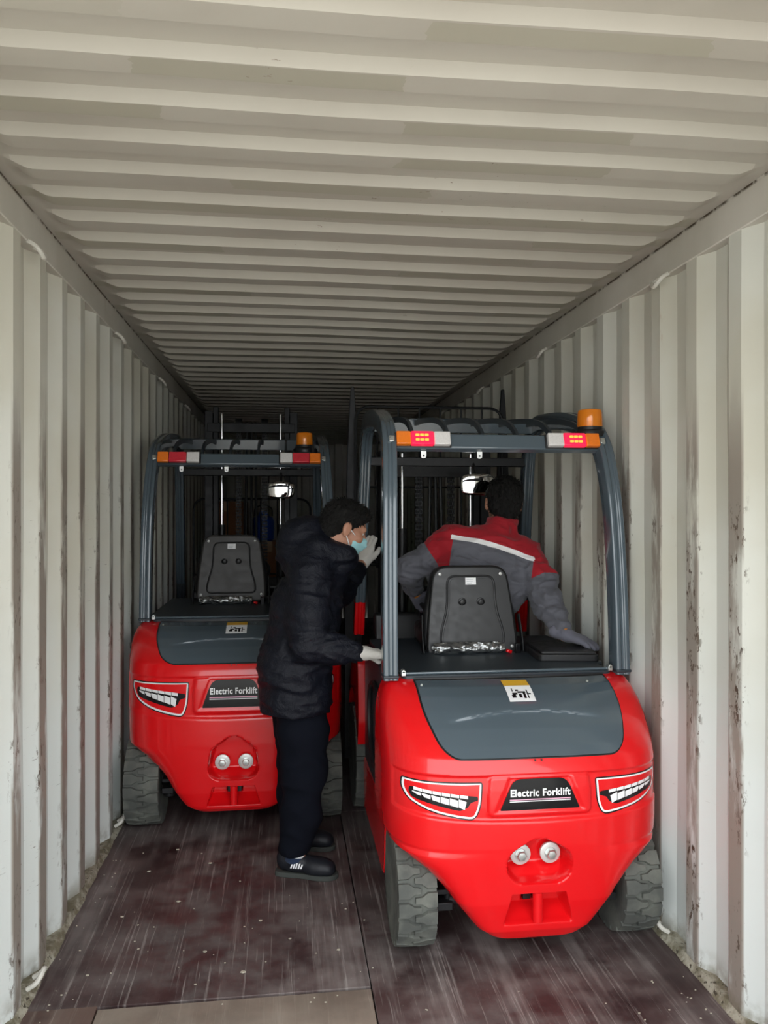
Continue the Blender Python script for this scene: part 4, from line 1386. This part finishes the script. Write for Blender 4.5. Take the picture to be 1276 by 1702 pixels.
def add_hair(R, o, parent, seed, k=1.0):
    T = lambda p: xf(R, o, [c * k for c in p])
    pr = [('e', T((0, -.016, .043)), [.0845 * k, .108 * k, .092 * k], R), ('e', T((0, -.060, -.015)), [.070 * k, .058 * k, .075 * k], R), ('e', T((0, .045, .088)), [.055 * k, .045 * k, .032 * k], R)]
    n = R @ np.array((0, .66, -.75))
    lo, hi = bounds(pr, .02)
    def wr(p):
        q = Vector(R.T @ (np.array(p) - np.array(o)))
        return .0055 * mnoise.noise(Vector((q.x * 46 + seed, q.y * 46, q.z * 18))) + .0055 * mnoise.noise(Vector((q.x * 90, q.y * 90, q.z * 30 + seed)))
    ho_ = flesh('hair', field(pr, .03, cuts=[(n, T((0, .092, .070)))]), lo, hi, .0042, 'black_hair', parent, wr)
    rr = random.Random(int(seed)); mb = MB()
    vs = [v for v in ho_.data.vertices]
    fw, dn = Vector(R @ np.array((0, .7, 0))), Vector(R @ np.array((0, 0, -1)))
    for v in rr.sample(vs, 900):
        q = R.T @ (np.array(v.co) - np.array(o))
        if v.normal.dot(Vector(n)) > .6: continue
        flow = (dn * (.9 if q[2] < .08 else .15) + (fw if q[1] > 0 else -fw) * .5 + Vector((rr.uniform(-.6, .6), rr.uniform(-.6, .6), rr.uniform(-.4, .4)))).normalized()
        d = (v.normal * rr.uniform(.25, .8) + flow * .8).normalized() * rr.uniform(.012, .024)
        p0 = v.co - v.normal * .002; s_ = d.cross(v.normal)
        if s_.length < 1e-5: continue
        s_ = s_.normalized() * .0028
        u_ = d.cross(s_).normalized() * .0018
        mb.add([p0 - s_, p0 + s_, p0 + u_, p0 + d * .6 - s_ * .5 + v.normal * .001, p0 + d * .6 + s_ * .5 + v.normal * .001, p0 + d - v.normal * .003], [(0, 1, 4, 3), (3, 4, 5), (0, 3, 2), (1, 2, 4), (2, 3, 5), (2, 5, 4)])
    tag(mb.build('hair_locks', 'black_hair', ho_, smooth=0, fix=False), kind='stuff')
    return ho_
def add_eyes(R, o, parent):
    for s in (-1, 1):
        mb = MB(); c = xf(R, o, (s * .033, .0735, .005)); mb.ball(c, .0118, 8)
        mb.m = 1; d = Vector(R @ np.array((0, 1, 0))); mb.ball(tuple(Vector(c) + d * .0075), .006, 6)
        mb.build('eye', ['eye_white', 'black_gloss'], parent)

def shoe(parent, heel, toe, side_out, z=0.0, mats=('shoe_leather', 'shoe_sole')):
    hx = Vector((heel[0], heel[1], 0)); tx = Vector((toe[0], toe[1], 0))
    f = (tx - hx).normalized(); r = Vector((f.y, -f.x, 0)); L = (tx - hx).length
    W = lambda a, b, c: tuple(hx + f * a * L + r * b + Vector((0, 0, z + c)))
    pr = [('c', W(.16, 0, .058), W(.34, 0, .062), .038, .040), ('c', W(.14, 0, .085), W(.20, 0, .100), .034, .036), ('c', W(.34, 0, .060), W(.70, .004, .045), .040, .040),
          ('c', W(.62, .016, .042), W(.84, .012, .040), .032, .034), ('c', W(.62, -.016, .042), W(.82, -.008, .040), .032, .030)]
    lo, hi = bounds(pr, .02)
    o = flesh('shoe', field(pr, .03, cuts=[((0, 0, -1), (0, 0, z + .018)), ((0, 0, 1), (0, 0, z + .118))]), lo, hi, .006, mats[0], parent)
    mb = MB()
    out = rounded([(0.0, -.028), (.25, -.036), (.45, -.034), (.72, -.050), (.92, -.040), (1.0, 0.0), (.93, .040), (.72, .050), (.45, .034), (.25, .036), (0.0, .028)], .02, 3)
    out = [(p.x, p.y) for p in catmull([(a, b, 0) for a, b in [(0.0, -.022), (.12, -.037), (.42, -.036), (.70, -.050), (.90, -.042), (.99, -.015), (.99, .015), (.90, .042), (.70, .050), (.42, .038), (.12, .037), (0.0, .022)]], 4, True)]
    mb.prism(out, lambda a, b: W(a, b, 0.0), lambda a, b: W(a, b * .95, .021))
    mb.build('sole', mats[1], o, bevel=.003)
    # side stripes and laces
    mb = MB()
    for i in range(5):
        a = .27 + i * .040
        P0 = [W(a, side_out * .0455, .050), W(a + .024, side_out * .0455, .050), W(a + .044, side_out * .0425, .074 - abs(i - 2) * .003), W(a + .022, side_out * .0425, .074 - abs(i - 2) * .003)]
        nrm = r * side_out * .004
        mb.add(P0 + [tuple(Vector(p) + nrm) for p in P0], [(0, 1, 2, 3), (7, 6, 5, 4), (0, 4, 5, 1), (1, 5, 6, 2), (2, 6, 7, 3), (3, 7, 4, 0)])
    mb.build('side_mark', 'white_print', o)
    for i in range(4):
        mb = MB(); a = .40 + i * .065; hh = .098 - i * .006
        mb.tube(catmull([W(a, -.030, hh - .018), W(a, -.014, hh), W(a, .014, hh), W(a, .030, hh - .018)], 4), .004, 6); mb.build('lace', 'black_satin', o)
    return o

# ---------------- the standing man in black
def man_black():
    hR = frame((1, .16, -.40), (.18, 0, 1)); ho = np.array((.272, 3.590, 1.575))
    hp, hs = head_prims(hR, ho)
    hipR, hipL = (.055, 3.58, .86), (.055, 3.74, .86)
    knR, knL = (.085, 3.575, .48), (.055, 3.80, .48)
    anR, anL = (.030, 3.580, .10), (.035, 3.870, .10)
    shR, shL = (.115, 3.475, 1.375), (.165, 3.800, 1.375)
    elR, elL = (.100, 3.395, 1.085), (.285, 4.085, 1.235)
    wrR, wrL = (.325, 3.388, 1.040), (.425, 4.290, 1.372)
    HR = frame((1, .05, -.10), (0, 0, 1)); HL = frame((.24, .06, .95), (-.45, -.89, 0))
    body = list(hp) + [('c', (.20, 3.60, 1.45), (.13, 3.635, 1.36), .05, .08), ('c', (.12, 3.64, 1.34), (.06, 3.655, .95), .10, .11),
            ('c', (.06, 3.62, .95), hipR, .12, .09), ('c', (.06, 3.70, .95), hipL, .12, .09), ('c', hipR, knR, .075, .055), ('c', knR, anR, .05, .030), ('c', hipL, knL, .075, .055), ('c', knL, anL, .05, .030),
            ('c', anR, (.14, 3.555, .045), .028, .022), ('c', anL, (.14, 3.845, .045), .028, .022),
            ('c', (.13, 3.55, 1.36), shR, .07, .06), ('c', shR, elR, .052, .042), ('c', elR, wrR, .04, .026), ('c', (.14, 3.72, 1.36), shL, .07, .06), ('c', shL, elL, .052, .042), ('c', elL, wrL, .04, .026)]
    body += hand_prims(HR, wrR, -1, (.22, .30, .25), grow=-.002) + hand_prims(HL, wrL, 1, (.18, .22, .22), grow=-.002)
    lo, hi = bounds([b for b in body], .02)
    p = flesh('person', field(body, .03, subs=hs), lo, hi, .0065, 'skin')
    tag(p, 'man in a black hooded jacket and face mask standing between the two forklifts', 'person')
    add_hair(hR, ho, p, 3.0); add_eyes(hR, ho, p)
    # jacket
    jk = []
    for dy, s in ((-.085, 0), (.085, 1)):
        jk += [('c', (.050, 3.655 + dy, .79), (.045, 3.65 + dy, .95), .162, .158), ('c', (.045, 3.65 + dy, .95), (.100, 3.645 + dy, 1.22), .158, .152), ('c', (.100, 3.645 + dy, 1.22), (.145, 3.64 + dy * .8, 1.385), .152, .098)]
    jk += [('e', (.095, 3.625, 1.515), (.118, .135, .125), frame((1, .1, .25), (0, 0, 1))), ('c', (.150, 3.510, 1.480), (.262, 3.525, 1.455), .068, .046), ('c', (.160, 3.72, 1.480), (.272, 3.67, 1.455), .068, .046), ('c', (.270, 3.535, 1.440), (.285, 3.66, 1.440), .050, .050), ('c', (.20, 3.60, 1.36), (.25, 3.60, 1.42), .09, .06),
           ('e', (.085, 3.62, 1.44), (.12, .16, .075), None),
           ('c', shR, (.098, 3.415, 1.22), .092, .088, dict(k=.045)), ('c', (.098, 3.415, 1.22), elR, .088, .084, dict(k=.03)), ('c', elR, (.20, 3.387, 1.060), .080, .070, dict(k=.02)), ('c', (.20, 3.387, 1.060), (.300, 3.388, 1.046), .070, .050, dict(k=.02)),
           ('c', shL, elL, .090, .078, dict(k=.05)), ('c', elL, (.385, 4.225, 1.330), .075, .054, dict(k=.02))]
    lo, hi = bounds(jk, .03)
    base = folds(.011, 7, 7, 18, 1.3, .0018)
    def wr(q):
        d = base(q)
        if q.z > 1.46: d *= .5
        return d
    jf = field(jk, .05, cuts=[((0, 0, -1), (0, 0, .752))], subs=[('e', tuple(ho + np.array((.045, 0, .035))), (.110, .084, .135), hR)], subk=.02)
    j = flesh('jacket', jf, lo, hi, .0075, 'black_nylon', p, wr)
    # seams: hem channel, sleeve seam
    mb = MB(); ring = [(.05 + .157 * math.cos(a), 3.655 + (.245) * math.sin(a), .782) for a in [2 * PI * k / 48 for k in range(48)]]
    # cuffs
    for (a, b, r) in (((.288, 3.388, 1.047), (.318, 3.388, 1.041), .047), ((.377, 4.21, 1.318), (.396, 4.243, 1.347), .050)):
        mb = MB(); a, b = Vector(a), Vector(b); mb.lathe([(r * .8, 0), (r, .003), (r * 1.02, (b - a).length * .5), (r, (b - a).length - .003), (r * .75, (b - a).length)], a, b - a, 24); mb.build('cuff', 'black_nylon', j)
    # trousers
    tr = [('c', (.052, 3.60, .86), (.05, 3.72, .86), .125, .125), ('c', hipR, (.080, 3.572, .66), .122, .112), ('c', (.080, 3.572, .66), knR, .112, .100), ('c', knR, (.072, 3.575, .28), .100, .088), ('c', (.072, 3.575, .28), (.040, 3.580, .118), .088, .070),
          ('c', hipL, (.05, 3.775, .66), .118, .105), ('c', (.05, 3.775, .66), knL, .105, .092), ('c', knL, (.05, 3.84, .28), .092, .082), ('c', (.05, 3.84, .28), (.042, 3.866, .112), .082, .066)]
    lo, hi = bounds(tr, .02)
    flesh('trousers', field(tr, .035, cuts=[((0, 0, -1), (0, 0, .104)), ((0, 0, 1), (0, 0, .93))]), lo, hi, .008, 'navy_trousers', p, folds(.008, 6, 6, 9, 7.7))
    shoe(p, (-.040, 3.610), (.238, 3.530), 1)
    shoe(p, (-.020, 3.900), (.245, 3.835), 1)
    for an in (anR, anL):
        mb = MB(); mb.lathe([(.040, .0), (.048, .012), (.047, .065), (.038, .07)], (an[0] + .012, an[1], .066), (0, 0, 1), 20); so = mb.build('sock', 'navy_sock', p)
        mb = MB(); mb.lathe([(.047, .0), (.0492, .004), (.0492, .010), (.047, .013)], (an[0] + .012, an[1], .096), (.25, 0, 1), 20); mb.build('sock_band', 'white_print', so)
    for (R_, o_, th, cu, tc, nm) in ((HR, wrR, -1, (.22, .30, .25), .2, 0), (HL, wrL, 1, (.18, .22, .22), .3, 1)):
        g = hand_prims(R_, o_, th, cu, grow=.0032, tcurl=tc); lo, hi = bounds(g, .012)
        flesh('glove', field(g, .01), lo, hi, .0032, 'white_glove', p, folds(.0012, 40, 40, 40, 2.0))
    # mask: a pleated shell over nose, mouth and chin
    T = lambda q: xf(hR, ho, q)
    mk = [('e', T((0, .030, -.045)), (.0665, .074, .076), hR), ('e', T((0, .064, -.092)), (.034, .034, .034), hR), ('c', T((0, .094, -.006)), T((0, .106, -.038)), .016, .021)]
    lo, hi = bounds(mk, .02)
    def pleat(q):
        z = (hR.T @ (np.array(q) - ho))[2]
        return .0016 * math.sin(z * 260)
    mo = flesh('face_mask', field(mk, .03, cuts=[(-(hR @ np.array((0, 1, 0))), T((0, .040, 0))), (hR @ np.array((0, -.25, 1)), T((0, .10, -.006))), (-(hR @ np.array((0, -.35, 1))), T((0, .06, -.122)))]), lo, hi, .0036, 'mask_blue', p, pleat)
    for s in (-1, 1):
        for z0, z1 in ((-.018, .010), (-.090, -.020)):
            mb = MB(); mb.tube(catmull([T((s * .056, .050, z0)), T((s * .076, .022, (z0 + z1) / 2)), T((s * .086, -.010, z1))], 6), .0024, 6); mb.build('ear_loop', 'mask_white', mo)
    return p
man_black()

# ---------------- the driver
def man_driver():
    DX = np.array((0.0, 0.0, 0.0))
    hR = frame((.12, 1, -.10), (.10, 0, 1)); ho = np.array((1.138, 4.005, 1.690))
    hp, hs = head_prims(hR, ho, 1.08)
    pel = (.925, 3.86, 1.165)
    shL, shR = (.845, 3.94, 1.495), (1.220, 3.885, 1.425)
    elL, elR = (.632, 3.985, 1.350), (1.268, 3.655, 1.195)
    wrL, wrR = (.690, 4.130, 1.215), (1.290, 3.500, 1.082)
    HR = frame((.72, -.60, -.22), (0, 0, 1)); HL = frame((.45, .35, -.55), (-.6, .2, .7))
    kn = [(.82, 4.20, 1.10), (1.03, 4.22, 1.10)]; an = [(.83, 4.19, .555), (1.02, 4.20, .555)]; hip = [(.84, 3.88, 1.14), (1.01, 3.88, 1.14)]
    body = list(hp) + [('c', (1.115, 3.965, 1.55), (1.05, 3.95, 1.46), .05, .06), ('c', (1.04, 3.95, 1.42), (.93, 3.89, 1.16), .07, .08), ('c', (1.03, 3.94, 1.45), shL, .06, .05), ('c', (1.05, 3.93, 1.44), shR, .06, .05),
            ('c', shL, elL, .052, .042), ('c', elL, wrL, .04, .026), ('c', shR, elR, .052, .042), ('c', elR, wrR, .04, .026)]
    for i in (0, 1):
        body += [('c', pel, hip[i], .10, .085), ('c', hip[i], kn[i], .075, .055), ('c', kn[i], an[i], .05, .036), ('c', an[i], (an[i][0], an[i][1] + .07, .51), .034, .026)]
    body += hand_prims(HR, wrR, -1, (.12, .15, .15), grow=-.002) + hand_prims(HL, wrL, 1, (.6, .8, .5), grow=-.002)
    lo, hi = bounds(body, .02)
    p = flesh('person', field(body, .03, subs=hs), lo, hi, .0065, 'skin')
    tag(p, 'driver seen from behind in a grey and red work jacket leaning in the right forklift', 'person')
    add_hair(hR, ho, p, 9.0, 1.12); add_eyes(hR, ho, p)
    up = np.array((.105, .06, .32)); up /= np.linalg.norm(up)          # the leaning spine
    across = np.array(shR) - np.array(shL); across /= np.linalg.norm(across)
    jk = []
    mid = np.array((1.035, 3.915, 1.43))
    for s in (-1, 1):
        a = mid + across * s * .10; b = np.array(pel) + np.array((s * .085, 0, .0))
        m_ = (a + b) / 2 + across * s * .02
        jk += [('c', tuple(a), tuple(m_), .118, .135), ('c', tuple(m_), tuple(b), .135, .130)]
    jk += [('c', tuple(mid + up * .03 - across * .06), shL, .090, .080), ('c', tuple(mid + up * .03 + across * .06), shR, .095, .084),
           ('c', (1.085, 3.935, 1.50), (1.122, 3.955, 1.600), .094, .078, dict(k=.035)), ('c', tuple(mid + up * .02), tuple(np.array(pel)), .125, .135),
           ('c', shL, (.735, 3.965, 1.415), .085, .076, dict(k=.04)), ('c', (.735, 3.965, 1.415), elL, .076, .072, dict(k=.02)), ('c', elL, (.674, 4.095, 1.25), .070, .050, dict(k=.02)),
           ('c', shR, (1.262, 3.765, 1.31), .086, .082, dict(k=.04)), ('c', (1.262, 3.765, 1.31), elR, .082, .074, dict(k=.02)), ('c', elR, (1.284, 3.535, 1.108), .072, .050, dict(k=.02))]
    lo, hi = bounds(jk, .03)
    b1 = folds(.011, 9, 9, 16, 4.4, .0012); b2 = folds(.009, 15, 15, 26, 2.1)
    base = lambda q: b1(q) + (b2(q) if (q.y < 3.80 or q.x < .76) else 0.0)
    def sd_yoke(v):
        # distance above the yoke seam on the back; on the sleeves the red runs to mid upper arm
        h = (v - (mid + up * .035)) @ up - .0 + .10 * np.maximum(0, np.abs((v - mid) @ across) - .20) 
        s = (v - mid) @ across
        seam = h - (-.020 + .02 * np.cos(s * 6))
        armR = -((v - np.array(shR)) @ (np.array(elR) - np.array(shR))) / np.linalg.norm(np.array(elR) - np.array(shR)) + .19
        armR = np.minimum(armR, (s - .205))
        armL = -((v - np.array(shL)) @ (np.array(elL) - np.array(shL))) / np.linalg.norm(np.array(elL) - np.array(shL)) + .115
        armL = np.minimum(armL, (-s - .20) * 1.0)
        seam = np.where(np.abs(s) < .215, seam, -1)
        return np.maximum(np.maximum(seam, armR), armL)
    def sd_stripe(v):
        h = (v - (mid + up * .035)) @ up
        s = (v - mid) @ across
        seam = h - (-.020 + .02 * np.cos(s * 6))
        back = -(v - mid) @ np.array((0, 1.0, 0))
        d = .0125 - np.abs(seam + .004)
        return np.where((np.abs(s) < .215) & (back > -.02), d, -1)
    j = flesh('jacket', field(jk, .05, cuts=[((hR @ np.array((0, 0, 1))).tolist(), (1.12, 3.955, 1.618))]), lo, hi, .0065, 'work_jacket', p, base,
              attr=dict(yoke=sd_yoke, stripe=sd_stripe))
    # trousers, shoes
    tr = []
    for i in (0, 1):
        tr += [('c', pel, hip[i], .125, .108), ('c', hip[i], kn[i], .098, .082), ('c', kn[i], (an[i][0], an[i][1], .60), .080, .062)]
    lo, hi = bounds(tr, .02)
    flesh('trousers', field(tr, .035), lo, hi, .010, 'navy_trousers', p, folds(.006, 6, 6, 9, 2.7))
    for i in (0, 1):
        shoe(p, (an[i][0], an[i][1] - .07), (an[i][0], an[i][1] + .12), 1 if i else -1, z=.46)
    for (R_, o_, th, cu, tc) in ((HR, wrR, -1, (.12, .15, .15), .1), (HL, wrL, 1, (.6, .8, .5), .8)):
        g = hand_prims(R_, o_, th, cu, grow=.0032, tcurl=tc); lo, hi = bounds(g, .012)
        gl = flesh('glove', field(g, .01), lo, hi, .0034, 'grey_glove', p, folds(.0012, 40, 40, 40, 2.0))
        a = Vector(xf(R_, o_, (0, -.006, 0))); b = Vector(xf(R_, o_, (0, .006, 0)))
        mb = MB(); mb.lathe([(.028, 0), (.034, .002), (.034, .012), (.028, .014)], a, b - a, 22); mb.build('knit_cuff', 'orange_knit', gl)
    return p
man_driver()

# ------------------------------------------------------------------ goods in the dark far end
pal = empty('pallet', (-.20, 8.15, 0))
tag(pal, 'wooden pallet carrying cartons in the dark beyond the left forklift', 'pallet')
for k in range(7):
    MB().box((-.56 + k * .187, 0, .134), (.12, .95, .02)).build('deck_board', 'pallet_wood', pal)
for k in (-1, 0, 1):
    MB().box((0, k * .42, .072), (1.24, .09, .102)).build('stringer', 'pallet_wood', pal)
for k in (-1, 0, 1):
    MB().box((0, k * .42, .0105), (1.24, .09, .021)).build('bottom_board', 'pallet_wood', pal)
hts = ['lowest', 'second from the bottom', 'third from the bottom', 'topmost']
cols = ((-.585, 4, 'left column'), (-.160, 3, 'middle column'), (.262, 3, 'right column'))
for cx, nn, cname in cols:
    for k in range(nn):
        e = empty('carton', (cx, 8.10, .1445 + k * .401), random.uniform(-.01, .01))
        tag(e, 'brown carton on the far pallet, %s in the %s' % (hts[k] if k < nn - 1 else 'topmost', cname), 'carton', 'cartons on the far pallet')
        MB().box((0, 0, .2), (.40, .42, .399)).build('box_body', 'cardboard', e, bevel=.004)
        mb = MB(); mb.box((0, 0, .3997), (.06, .422, .0012)); mb.box((0, -.2108, .35), (.06, .0012, .10)); mb.build('tape', 'parcel_tape', e)
mb = MB(); mb.lathe([(.09, 0), (.105, .02), (.11, .20), (.095, .24), (.05, .26), (.04, .29), (.03, .30)], (-.22, 8.05, 1.3475), (0, 0, 1), 24)
bl = mb.build('blue_canister', 'blue_plastic')
tag(bl, 'blue plastic canister standing on the cartons behind the left forklift', 'canister')
mb = MB(); mb.tube(catmull([(-.31, 8.05, 1.60), (-.30, 8.05, 1.68), (-.22, 8.05, 1.71), (-.14, 8.05, 1.68), (-.13, 8.05, 1.60)], 5), .006, 8); mb.build('handle', 'black_satin', bl)

# ------------------------------------------------------------------ litter on the floor
rr = random.Random(21)
mb = MB()
spots = [(-.55, 3.05), (-.30, 3.0), (-.62, 3.7), (-.35, 3.75), (-.45, 3.4), (-.10, 3.2), (.02, 3.05), (-.2, 3.55), (-.68, 3.9), (-.52, 3.92), (-.4, 3.86), (.2, 2.95), (.25, 3.25), (-.66, 3.3), (-.7, 2.9), (-.15, 2.85)]
spots += [(rr.uniform(-.75, .32), rr.uniform(2.45, 3.4)) for _ in range(40)] + [(rr.uniform(.4, 1.38), rr.uniform(2.3, 2.62)) for _ in range(16)]
spots += [(rr.uniform(INL + .04, INL + .12), rr.uniform(2.3, 3.9)) for _ in range(26)] + [(rr.uniform(INR - .12, INR - .04), rr.uniform(2.2, 2.64)) for _ in range(14)]
for i, (x, y) in enumerate(spots):
    s = rr.uniform(.004, .008) if i < 16 else rr.uniform(.0015, .0035)
    n = 5; a0 = rr.uniform(0, 6.3)
    pts = [(x + s * rr.uniform(.6, 1.2) * math.cos(a0 + 2 * PI * k / n) * 1.3, y + s * rr.uniform(.5, 1.0) * math.sin(a0 + 2 * PI * k / n)) for k in range(n)]
    mb.prism(pts, lambda a, b: (a, b, .0002), lambda a, b: (a, b, .002 + s * .2))
o = mb.build('floor_chips', 'pale_chip', smooth=0)
tag(o, 'tiny pale paint and wood chips scattered over the dark floor', 'debris', kind='stuff')
